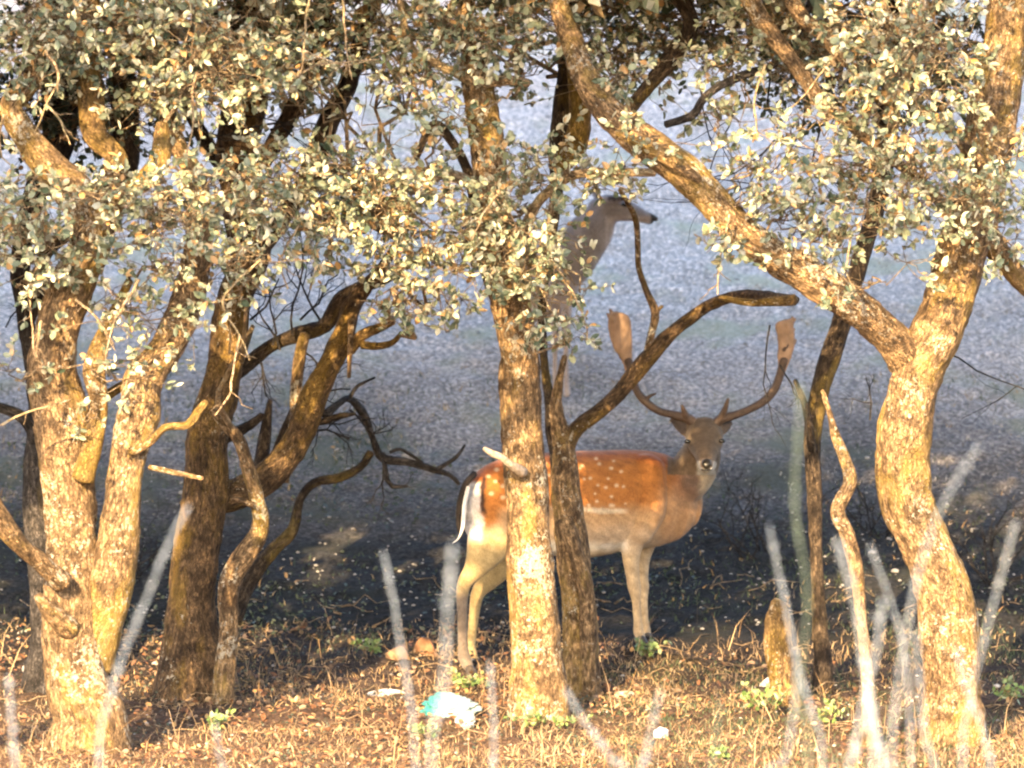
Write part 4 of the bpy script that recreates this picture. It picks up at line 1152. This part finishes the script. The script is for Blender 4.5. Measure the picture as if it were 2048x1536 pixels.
# neck
loft(g, [(P(1320, 1000, 42.32), .12, .15), (P(1352, 975, 42.34), .115, .14), (P(1380, 950, 42.32), .115, .14), (P(1398, 918, 42.27), .105, .12), (P(1407, 888, 42.22), .085, .095)], RT * .3 + FW, .02, 28)
# head, looking at the camera
hd = (P(1413, 935, 41.98) - P(1408, 850, 42.22))
loft(g, [(P(1408, 856, 42.20), .066, .080), (P(1409, 872, 42.17), .074, .092), (P(1410, 887, 42.13), .070, .088), (P(1411, 902, 42.08), .060, .066), (P(1412, 917, 42.03), .048, .050), (P(1413, 930, 41.99), .036, .038), (P(1413, 937, 41.97), .028, .033)], RT, .012, 24)
# brow ridges and jaw
loft(g, [(P(1384, 872, 42.12), .016, .020), (P(1380, 884, 42.10), .014, .018)], RT, .01, 12)
loft(g, [(P(1436, 872, 42.12), .016, .020), (P(1440, 884, 42.10), .014, .018)], RT, .01, 12)
loft(g, [(P(1412, 905, 42.14), .05, .045), (P(1413, 928, 42.05), .034, .032), (P(1413, 941, 42.0), .020, .026)], RT, .012, 16)
# ears: cupped leaves behind the antler bases
def ear(g, a, b, wid, thick):
    a, b = np.array(a), np.array(b)
    L = b - a
    loft(g, [(a, thick, wid * .45), (a + L * .25, thick, wid * .95), (a + L * .5, thick * .9, wid), (a + L * .75, thick * .7, wid * .75), (a + L * .93, thick * .5, wid * .35)], FW, .01, 14)
ear(g, P(1380, 866, 42.18), P(1339, 832, 42.20), .011, .036)
ear(g, P(1438, 864, 42.18), P(1466, 842, 42.24), .011, .030)
# withers and shoulder mass, haunch
loft(g, [(P(1290, 940, 42.18), .10, .10), (P(1290, 1010, 42.14), .105, .105), (P(1272, 1065, 42.12), .075, .085)], RT, .02, 20)
fwd = nrm(P(1300, 1000, 42.3) - P(980, 1000, 41.7))
lat = nrm(np.cross(fwd, Z))     # towards the viewer's side
LW = 1.22
def leg(rows):
    loft(g, [(P(x, y, D), a * LW, b * LW) for x, y, D, a, b in rows], fwd, .015, 18)
# front legs (a: across the body, b: along it)
leg([(1283, 1010, 42.14, .055, .085), (1268, 1070, 42.12, .042, .062), (1262, 1110, 42.12, .031, .042), (1265, 1150, 42.12, .025, .030), (1269, 1178, 42.12, .025, .028), (1272, 1200, 42.13, .018, .020), (1275, 1240, 42.14, .016, .018), (1277, 1262, 42.14, .021, .023), (1282, 1278, 42.11, .018, .02)])
leg([(1305, 1020, 42.42, .055, .085), (1292, 1075, 42.42, .042, .058), (1284, 1115, 42.42, .030, .038), (1284, 1150, 42.42, .024, .028), (1286, 1175, 42.42, .024, .026), (1287, 1200, 42.42, .017, .019), (1289, 1235, 42.42, .016, .017), (1290, 1255, 42.42, .02, .022), (1294, 1270, 42.40, .018, .02)])
# hind legs
leg([(990, 1000, 41.68, .085, .125), (985, 1060, 41.64, .078, .120), (968, 1105, 41.60, .058, .085), (948, 1140, 41.58, .036, .050), (930, 1165, 41.57, .026, .034), (925, 1190, 41.57, .022, .028), (925, 1240, 41.57, .019, .023), (926, 1290, 41.57, .019, .022), (929, 1315, 41.55, .024, .027), (937, 1335, 41.52, .02, .024)])
leg([(1015, 1010, 41.95, .085, .125), (1012, 1070, 41.95, .078, .115), (1003, 1120, 41.95, .055, .080), (982, 1155, 41.94, .036, .052), (958, 1182, 41.93, .026, .034), (951, 1208, 41.93, .021, .026), (946, 1250, 41.93, .018, .021), (942, 1290, 41.93, .018, .020), (944, 1310, 41.92, .022, .025), (950, 1322, 41.9, .02, .022)])
me = fuse(g, .0075, 5)
V = np.empty(len(me.vertices) * 3, np.float32); me.vertices.foreach_get('co', V); V = V.reshape(-1, 3).astype(float)
x, y, D = unP(V)
wv = 10 * fbm(V * 14, 8, 3); x1, y1 = x + wv, y + wv * .8
def lerp(c, col, k):
    return c * (1 - k[:, None]) + np.array(col)[None] * k[:, None]
col = np.tile(np.array([0.35, 0.130, 0.030]), (len(V), 1))
back = np.interp(x, [930, 960, 980, 1020, 1100, 1240, 1300, 1340], [960, 945, 930, 915, 905, 899, 903, 915])
col = lerp(col, (0.30, 0.085, 0.02), 1 - sstep(8, 32, y1 - back))
col = lerp(col, (0.40, 0.24, 0.12), sstep(1000, 1035, y1) * sstep(985, 1010, x))
col = lerp(col, (0.40, 0.28, 0.18), sstep(1035, 1075, y1))
col = lerp(col, (0.55, 0.50, 0.44), sstep(1074, 1096, y1) * (1 - sstep(1245, 1270, x1)) * sstep(1020, 1060, x))
col = lerp(col, (0.55, 0.42, 0.28), (1 - sstep(2, 7, np.abs(y + .5 * wv - (1020 + (x - 1200) * .03)))) * sstep(1090, 1120, x) * (1 - sstep(1240, 1262, x)))
col = lerp(col, (0.36, 0.19, 0.085), sstep(1290, 1340, x1) * sstep(960, 1010, y1))
neck = np.maximum(sstep(1325, 1380, x1) * (1 - sstep(965, 1040, y1)), sstep(1330, 1345, x) * (1 - sstep(905, 925, y)))
col = lerp(col, (0.13, 0.085, 0.065), neck)
col = lerp(col, (0.13, 0.085, 0.075), sstep(1330, 1350, x) * (1 - sstep(1375, 1400, x)) * (1 - sstep(925, 960, y1)) * sstep(890, 905, y1) * .8)
col = lerp(col, (0.40, 0.31, 0.21), sstep(946, 954, y) * (1 - sstep(975, 1010, y)) * sstep(1392, 1405, x1))
legs = sstep(1085, 1120, y1)
col = lerp(col, (0.42, 0.30, 0.18), legs * sstep(1100, 1200, x))
col = lerp(col, (0.40, 0.29, 0.14), sstep(1045, 1090, y1) * (1 - sstep(1040, 1080, x)))
col = lerp(col, (0.12, 0.095, 0.08), sstep(1160, 1200, y1) * (1 - sstep(1040, 1080, x)) * (1 - sstep(41.7, 41.85, D)))  # near hind shank darkened: its shade painted into the coat
# white rump with dark edge
col = lerp(col, (0.50, 0.46, 0.45), (1 - sstep(958, 968, x1)) * sstep(958, 972, y1) * (1 - sstep(1060, 1095, y1)))
col = lerp(col, (0.04, 0.02, 0.015), sstep(961, 965, x1) * (1 - sstep(969, 975, x1)) * sstep(945, 958, y1) * (1 - sstep(1020, 1035, y1)))
# head
hm = (D < 42.27) & (y < 950) & (x > 1335)
hc = np.tile(np.array([0.115, 0.08, 0.054]), (len(V), 1))
hc = lerp(hc, (0.12, 0.085, 0.06), (1 - sstep(10, 22, np.abs(x - 1411))) * sstep(878, 900, y) * (1 - sstep(918, 924, y)) * .6)
ring = np.hypot((x - 1413) / 1.15, (y - 928)) 
hc = lerp(hc, (0.48, 0.45, 0.41), sstep(10, 12.5, ring) * (1 - sstep(16, 19, ring)) * sstep(920, 926, y))
hc = lerp(hc, (0.32, 0.29, 0.25), sstep(938, 941, y) * (1 - sstep(15, 22, np.abs(x - 1413))))
hc = lerp(hc, (0.05, 0.04, 0.04), ((x < 1372) & (y < 868)).astype(float) * .75)
hc = lerp(hc, (0.05, 0.04, 0.04), ((x > 1446) & (y < 864)).astype(float) * .6)
for ex, ey in ((1376, 882), (1443, 881)):
    hc = lerp(hc, (0.20, 0.15, 0.10), (1 - sstep(9, 14, np.hypot(x - ex, (y - ey) * 1.4))) * .6)
col = lerp(col, (0, 0, 0), hm * 0.0)
col[hm] = hc[hm]
# white spots in loose rows along the flank
sp = []
r2 = np.random.default_rng(3)
for row in range(6):
    yy_ = 925 + row * 16
    for k in range(12):
        if r2.uniform() < .68:
            sp.append((1035 + k * 19 + r2.uniform(-9, 9) + (row % 2) * 9, yy_ + r2.uniform(-8, 8), r2.uniform(1.4, 3.1)))
for k in range(6):
    sp.append((985 + r2.uniform(-8, 25), 938 + k * 12 + r2.uniform(-4, 4), r2.uniform(2.5, 4)))
for sx_, sy_, sr in sp:
    col = lerp(col, (0.66, 0.50, 0.32), (1 - sstep(sr - 2.0, sr + 2.4, np.hypot((x - sx_) * .85, y - sy_) + .12 * wv)) * .75 * (x < 1285))
streak = fbm(np.column_stack([V @ nrm(fwd + np.array([0, 0, -.5])) * 9, V @ lat * 60, V @ nrm(np.cross(lat, fwd + np.array([0, 0, -.5]))) * 75]), 31, 3)
col = col * (1 + .32 * streak)[:, None]
a = me.attributes.new('coat', 'FLOAT_COLOR', 'POINT')
a.data.foreach_set('color', np.column_stack([np.clip(col, 0, 1), np.ones(len(V))]).astype(np.float32).ravel())
me.materials.clear()
body = link('body', me, COAT, buck)

def part(name, g, mat, parent, label=None):
    o = link(name, g.mesh(name), mat, parent)
    if label: o['label'] = label
    return o
# eyes, nose
for ex, ey in ((1375, 883), (1444, 882)):
    g = Geo(); loft(g, [(P(ex - 3, ey, 42.068), .010, .010), (P(ex + 3, ey, 42.068), .010, .010)], Z, .005, 14); part('eye', g, EYEM, buck)
g = Geo(); loft(g, [(P(1413, 920, 41.955), .008, .021), (P(1413, 928, 41.94), .012, .024), (P(1413, 935, 41.94), .011, .014)], RT, .004, 18); part('nose', g, DARK, buck)
g = Geo(); loft(g, [(P(1403, 939, 41.945), .003, .003), (P(1413, 940.5, 41.935), .003, .003), (P(1423, 939, 41.945), .003, .003)], Z, .005, 8); part('mouth', g, DARK, buck)
for q in ((1285, 1286, 42.08), (1297, 1280, 42.38), (942, 1345, 41.49), (955, 1332, 41.87)):
    g = Geo(); loft(g, [(P(q[0] - 2, q[1] - 8, q[2]), .02, .024), (P(q[0] + 3, q[1] + 6, q[2] - .02), .024, .034)], fwd, .01, 12); part('hoof', g, HOOF, buck)
# antlers
def antler(beam, palm, tines, lab):
    g = Geo()
    loft(g, [(P(*b[:3]), b[3] * 1.4, b[3] * 1.4) for b in beam], FW, .012, 14)
    for tn in tines:
        loft(g, [(P(*b[:3]), b[3] * 1.35, b[3] * 1.35) for b in tn], FW, .01, 10)
    me = fuse(g, .004, 4)
    o = link('antler', me, HORND, buck)
    me.materials.clear(); me.materials.append(HORND)
    g = Geo(); loft(g, [(P(*b[:3]), b[3] * 1.3, b[4] * 1.5) for b in palm], FW, .012, 18)
    sgn = -1 if palm[0][0] < 1400 else 1
    for kk_, (f_, ln_) in enumerate(((1, .018), (2, .030), (3, .022), (4, .034), (5, .026))):
        b = palm[f_]
        p0 = P(b[0] + sgn * b[3] * 380, b[1], b[2] + .02); p1 = p0 + RT * sgn * ln_ * .55 + UP * ln_ * .9
        loft(g, [(p0 - RT * sgn * .02, .012, .012), (p0, .011, .011), (p1, .006, .006)], FW, .006, 10)
    me = fuse(g, .004, 3)
    vv = np.empty(len(me.vertices) * 3, np.float32); me.vertices.foreach_get('co', vv); vv = vv.reshape(-1, 3).astype(float)
    vv = vv + .006 * np.stack([fbm(vv * 45 * np.array([1, 1, .35]), s_, 2) for s_ in (1, 2, 3)], -1)
    me.vertices.foreach_set('co', vv.astype(np.float32).ravel())
    p_ = link('palm', me, HORN, o)
    me.materials.clear(); me.materials.append(HORN)
    o['label'] = lab
    return o
antler([(1390, 850, 42.18, .017), (1378, 838, 42.18, .019), (1350, 830, 42.17, .015), (1318, 822, 42.17, .014), (1290, 802, 42.17, .015), (1273, 780, 42.17, .014), (1264, 752, 42.16, .014), (1256, 722, 42.15, .016)],
       [(1262, 745, 42.16, .014, .010), (1253, 715, 42.15, .024, .009), (1246, 690, 42.14, .037, .009), (1241, 660, 42.13, .044, .009), (1238, 638, 42.12, .042, .008), (1238, 628, 42.12, .032, .007)],
       [[(1376, 838, 42.17, .014), (1368, 822, 42.14, .011), (1364, 811, 42.12, .006)], [(1290, 800, 42.17, .009), (1300, 792, 42.16, .007), (1312, 787, 42.15, .004)]], 'left antler in the photo, its palm lit orange')
antler([(1430, 850, 42.18, .017), (1442, 838, 42.18, .019), (1470, 830, 42.17, .015), (1500, 818, 42.17, .014), (1528, 802, 42.17, .015), (1548, 780, 42.17, .015), (1560, 750, 42.17, .015), (1568, 720, 42.16, .016)],
       [(1562, 745, 42.17, .015, .010), (1569, 715, 42.16, .026, .009), (1572, 690, 42.15, .032, .009), (1571, 665, 42.14, .034, .009), (1569, 650, 42.13, .036, .008), (1567, 643, 42.13, .033, .007)],
       [[(1440, 838, 42.17, .014), (1450, 818, 42.14, .011), (1456, 798, 42.12, .006)], [(1568, 700, 42.15, .010), (1582, 680, 42.15, .008), (1588, 668, 42.15, .005)]], 'right antler in the photo, in shade')
# tail
g = Geo(); loft(g, [(P(948, 948, 41.58), .016, .016), (P(932, 968, 41.52), .020, .016), (P(921, 1000, 41.50), .020, .013), (P(917, 1035, 41.5), .018, .011), (P(918, 1062, 41.5), .010, .008)], fwd, .012, 14)
tail = part('tail', g, plain('tail_dark', (0.02, 0.014, 0.012), .85, .3, 120, .5), buck)
g = Geo(); loft(g, [(P(936, 975, 41.50), .008, .010), (P(929, 1010, 41.47), .010, .011), (P(926, 1050, 41.47), .009, .009), (P(918, 1075, 41.48), .005, .005), (P(906, 1086, 41.48), .002, .002)], fwd, .012, 12)
part('tail_tuft', g, plain('tail_white', (0.72, 0.68, 0.66), .85, .15, 120, .5), tail)

# the doe up the slope
doe = thing('fallow_deer', 'greyish brown doe standing up the slope, head turned right above the foliage', 'deer', gpt(1080, 46.2))
g = Geo()
rows = []
for (x, yt, yb, D, w) in [(992, 530, 590, 46.95, .05), (1005, 505, 620, 46.85, .11), (1030, 492, 640, 46.65, .15), (1060, 488, 645, 46.45, .165), (1090, 485, 640, 46.25, .155), (1115, 485, 622, 46.1, .13), (1130, 500, 600, 46.0, .09)]:
    rows.append((P(x, (yt + yb) / 2, D), w, px2m((yb - yt) / 2, D)))
loft(g, rows, Z, .03, 26)
loft(g, [(P(1122, 550, 46.05), .12, .10), (P(1140, 520, 45.98), .135, .10), (P(1163, 488, 45.93), .13, .095), (P(1188, 455, 45.9), .115, .078), (P(1203, 428, 45.9), .085, .065)], FW, .02, 22)
loft(g, [(P(1192, 420, 45.9), .06, .062), (P(1215, 416, 45.9), .066, .074), (P(1240, 418, 45.88), .062, .070), (P(1262, 424, 45.85), .046, .052), (P(1284, 432, 45.83), .038, .038), (P(1300, 438, 45.82), .032, .032)], Z, .012, 20)
ear(g, P(1205, 402, 45.84), P(1256, 396, 45.78), .012, .026)
ear(g, P(1200, 402, 45.98), P(1180, 372, 46.05), .010, .026)
f2 = nrm(P(1120, 500, 46) - P(1005, 500, 46.8))
for (dx, dD) in ((0, 0), (-22, .12)):
    loft(g, [(P(1130 + dx, 560, 46.05 + dD), .045, .06), (P(1133 + dx, 610, 46.02 + dD), .032, .036), (P(1133 + dx, 660, 46.0 + dD), .024, .026), (P(1132 + dx, 700, 46.0 + dD), .017, .018), (P(1132 + dx, 750, 46.0 + dD), .016, .017), (P(1134 + dx, 790, 45.98 + dD), .02, .024)], f2, .02, 14)
for (dx, dD) in ((0, 0), (18, .15)):
    loft(g, [(P(1020 + dx, 570, 46.8 + dD), .075, .10), (P(1016 + dx, 620, 46.8 + dD), .05, .07), (P(1006 + dx, 650, 46.8 + dD), .03, .035), (P(1008 + dx, 700, 46.8 + dD), .018, .02), (P(1010 + dx, 730, 46.78 + dD), .02, .024)], f2, .02, 14)
me = fuse(g, .010, 4)
V = np.empty(len(me.vertices) * 3, np.float32); me.vertices.foreach_get('co', V); V = V.reshape(-1, 3).astype(float)
x, y, D = unP(V)
col = np.tile(np.array([0.30, 0.25, 0.235]), (len(V), 1))
col = lerp(col, (0.40, 0.32, 0.29), sstep(560, 600, y))
col = lerp(col, (0.42, 0.35, 0.33), (x > 1210) * sstep(428, 436, y))
col = lerp(col, (0.05, 0.04, 0.04), sstep(1298, 1304, x) * 1.0)
col = lerp(col, (0.07, 0.05, 0.05), ((x > 1215) & (x < 1256) & (y < 402) & (D < 45.86)) * 1.0)
col = lerp(col, (0.42, 0.36, 0.33), (np.abs((x - 1135) * .8 + (y - 520) * .35) < 10) * (y > 480) * .6)
a = me.attributes.new('coat', 'FLOAT_COLOR', 'POINT')
a.data.foreach_set('color', np.column_stack([np.clip(col, 0, 1), np.ones(len(V))]).astype(np.float32).ravel())
me.materials.clear()
link('body', me, COAT, doe)
g = Geo(); loft(g, [(P(1246, 409, 45.81), .010, .010), (P(1252, 410, 45.81), .010, .010)], Z, .005, 12); part('eye', g, EYEM, doe)
g = Geo(); loft(g, [(P(1303, 434, 45.81), .016, .018), (P(1312, 438, 45.81), .014, .014)], Z, .005, 12); part('nose', g, DARK, doe)

# ------------------------------------------------------------------ blurred grass stalks near the camera
STALK = plain('dry_stalk', (0.66, 0.66, 0.62), .7, .2, 60, .2)
STALKG = plain('green_stalk', (0.30, 0.33, 0.20), .7, .2, 60, .2)
def stalk(pts, D, w, lab, mat=STALK, head=.45):
    D = D * .88
    q = P(pts[0][0], pts[0][1], D)
    gz = ground_z(q[0], q[1])[0]
    base = np.array([q[0], q[1], gz - .02])
    r = thing('grass_stalk', lab, 'dry grass', base, 'blurred dry grass stalks near the camera')
    up = [P(x_, y_, D) for x_, y_ in pts]
    C = catmull(np.array([list(base) + [0]] + [list(u) + [0] for u in up]), .03)[:, :3]
    C = C + .022 * np.stack([vnoise(C * 4 + 3, s_) for s_ in (4, 5, 6)], -1)
    rad = px2m(w, D) * .33
    g = Geo(); tube(g, C, np.linspace(rad * .7, rad * .45, len(C)), 8)
    link('stem', g.mesh('stem'), mat, r)
    # feathery head and sheath leaves: many fine bristles along the upper part
    n = 120
    t = rng.uniform(1 - head, 1, n)
    i = (t * (len(C) - 1)).astype(int).clip(0, len(C) - 2)
    p = C[i]; T = nrm(C[i + 1] - C[i])
    d = nrm(T * 1.6 + rng.normal(0, .45, (n, 3)))
    V, F = quad_leaf_geo(p, d, rng.normal(0, 1, (n, 3)), px2m(w, D) * rng.uniform(1.0, 2.4, n), .16)
    me = make_mesh('seed_head', V, F, False)
    link('seed_head', me, mat, r, kind='stuff')
    for k in range(2):
        tt = rng.uniform(.2, .6); i = int(tt * (len(C) - 2))
        e = C[i] + np.array([rng.choice([-1, 1]) * rng.uniform(.02, .06), 0, rng.uniform(.06, .16)])
        g = Geo(); CC = twig_path(C[i], e, -.05, .02, 6); tube(g, CC, np.linspace(rad * .7, rad * .12, 6), 5)
        link('blade', g.mesh('blade'), mat, r)
stalk([(190, 1560), (235, 1380), (275, 1230), (320, 1120), (372, 1010)], 26, 11, 'pale stalk leaning right between the left oak and the dark oak')
stalk([(866, 1560), (878, 1400), (888, 1250), (905, 1160), (912, 1090)], 23, 13, 'thick pale stalk standing in front of the hind legs of the buck')
stalk([(845, 1560), (828, 1360), (800, 1240), (778, 1170), (762, 1105)], 27, 9, 'thin stalk leaning left, in front of the tan stone')
stalk([(1625, 1560), (1600, 1380), (1608, 1150), (1600, 950), (1603, 780)], 25, 11, 'tall greenish stalk rising between the stump and the right oak', STALKG, .6)
stalk([(1650, 1560), (1622, 1420), (1590, 1280), (1560, 1160), (1530, 1050)], 27, 9, 'stalk leaning left across the stump')
stalk([(1742, 1570), (1738, 1440), (1728, 1300), (1712, 1180), (1690, 1080)], 24, 13, 'brightest pale stalk standing under the zigzag sapling')
stalk([(1782, 1560), (1795, 1380), (1815, 1220), (1850, 1100), (1900, 990), (1950, 895)], 25, 10, 'long stalk bending right across the right oak trunk', STALK, .55)
stalk([(1830, 1560), (1808, 1350), (1785, 1240), (1760, 1160), (1735, 1095)], 27, 8, 'stalk leaning left just before the right oak trunk')
stalk([(1925, 1560), (1945, 1400), (1968, 1290), (2000, 1160), (2032, 1040)], 26, 9, 'stalk leaning right at the right picture edge')
stalk([(1260, 1600), (1225, 1530), (1180, 1460), (1135, 1380)], 27, 10, 'short stalk leaning left at the foot of the centre trunk', STALK, .3)
stalk([(1270, 1600), (1285, 1520), (1300, 1450), (1312, 1390)], 26, 9, 'short stalk behind which lies the balled white paper', STALK, .3)
stalk([(985, 1600), (985, 1500), (985, 1400), (987, 1320)], 28, 8, 'short upright stalk just left of the centre trunk foot', STALK, .3)
stalk([(1405, 1600), (1412, 1540), (1422, 1460), (1430, 1400)], 27, 8, 'short green-grey stalk at the bottom, below the buck forelegs', STALKG, .3)
stalk([(1870, 1600), (1850, 1480), (1838, 1360), (1830, 1260)], 26, 9, 'stalk standing directly before the foot of the right oak', STALK, .4)
stalk([(40, 1600), (36, 1500), (30, 1410), (24, 1360)], 27, 9, 'short stalk at the left picture edge', STALK, .4)
stalk([(1700, 1600), (1712, 1500), (1730, 1400), (1752, 1290), (1760, 1190)], 25, 12, 'stalk crossing the brightest one, between sapling and right oak')
stalk([(1765, 1600), (1752, 1480), (1735, 1390), (1728, 1320)], 26, 14, 'thick short white stalk at the bottom, left of the right oak foot')
stalk([(1985, 1600), (1975, 1480), (1940, 1360), (1925, 1290)], 27, 8, 'stalk curving left over the right oak foot')
stalk([(1520, 1600), (1560, 1520), (1590, 1420), (1600, 1330)], 26, 8, 'slanting stalk in front of the stump foot')
stalk([(455, 1600), (450, 1540), (440, 1480), (436, 1440)], 28, 7, 'short stalk at the bottom, below the dark spreading oak', STALK, .3)
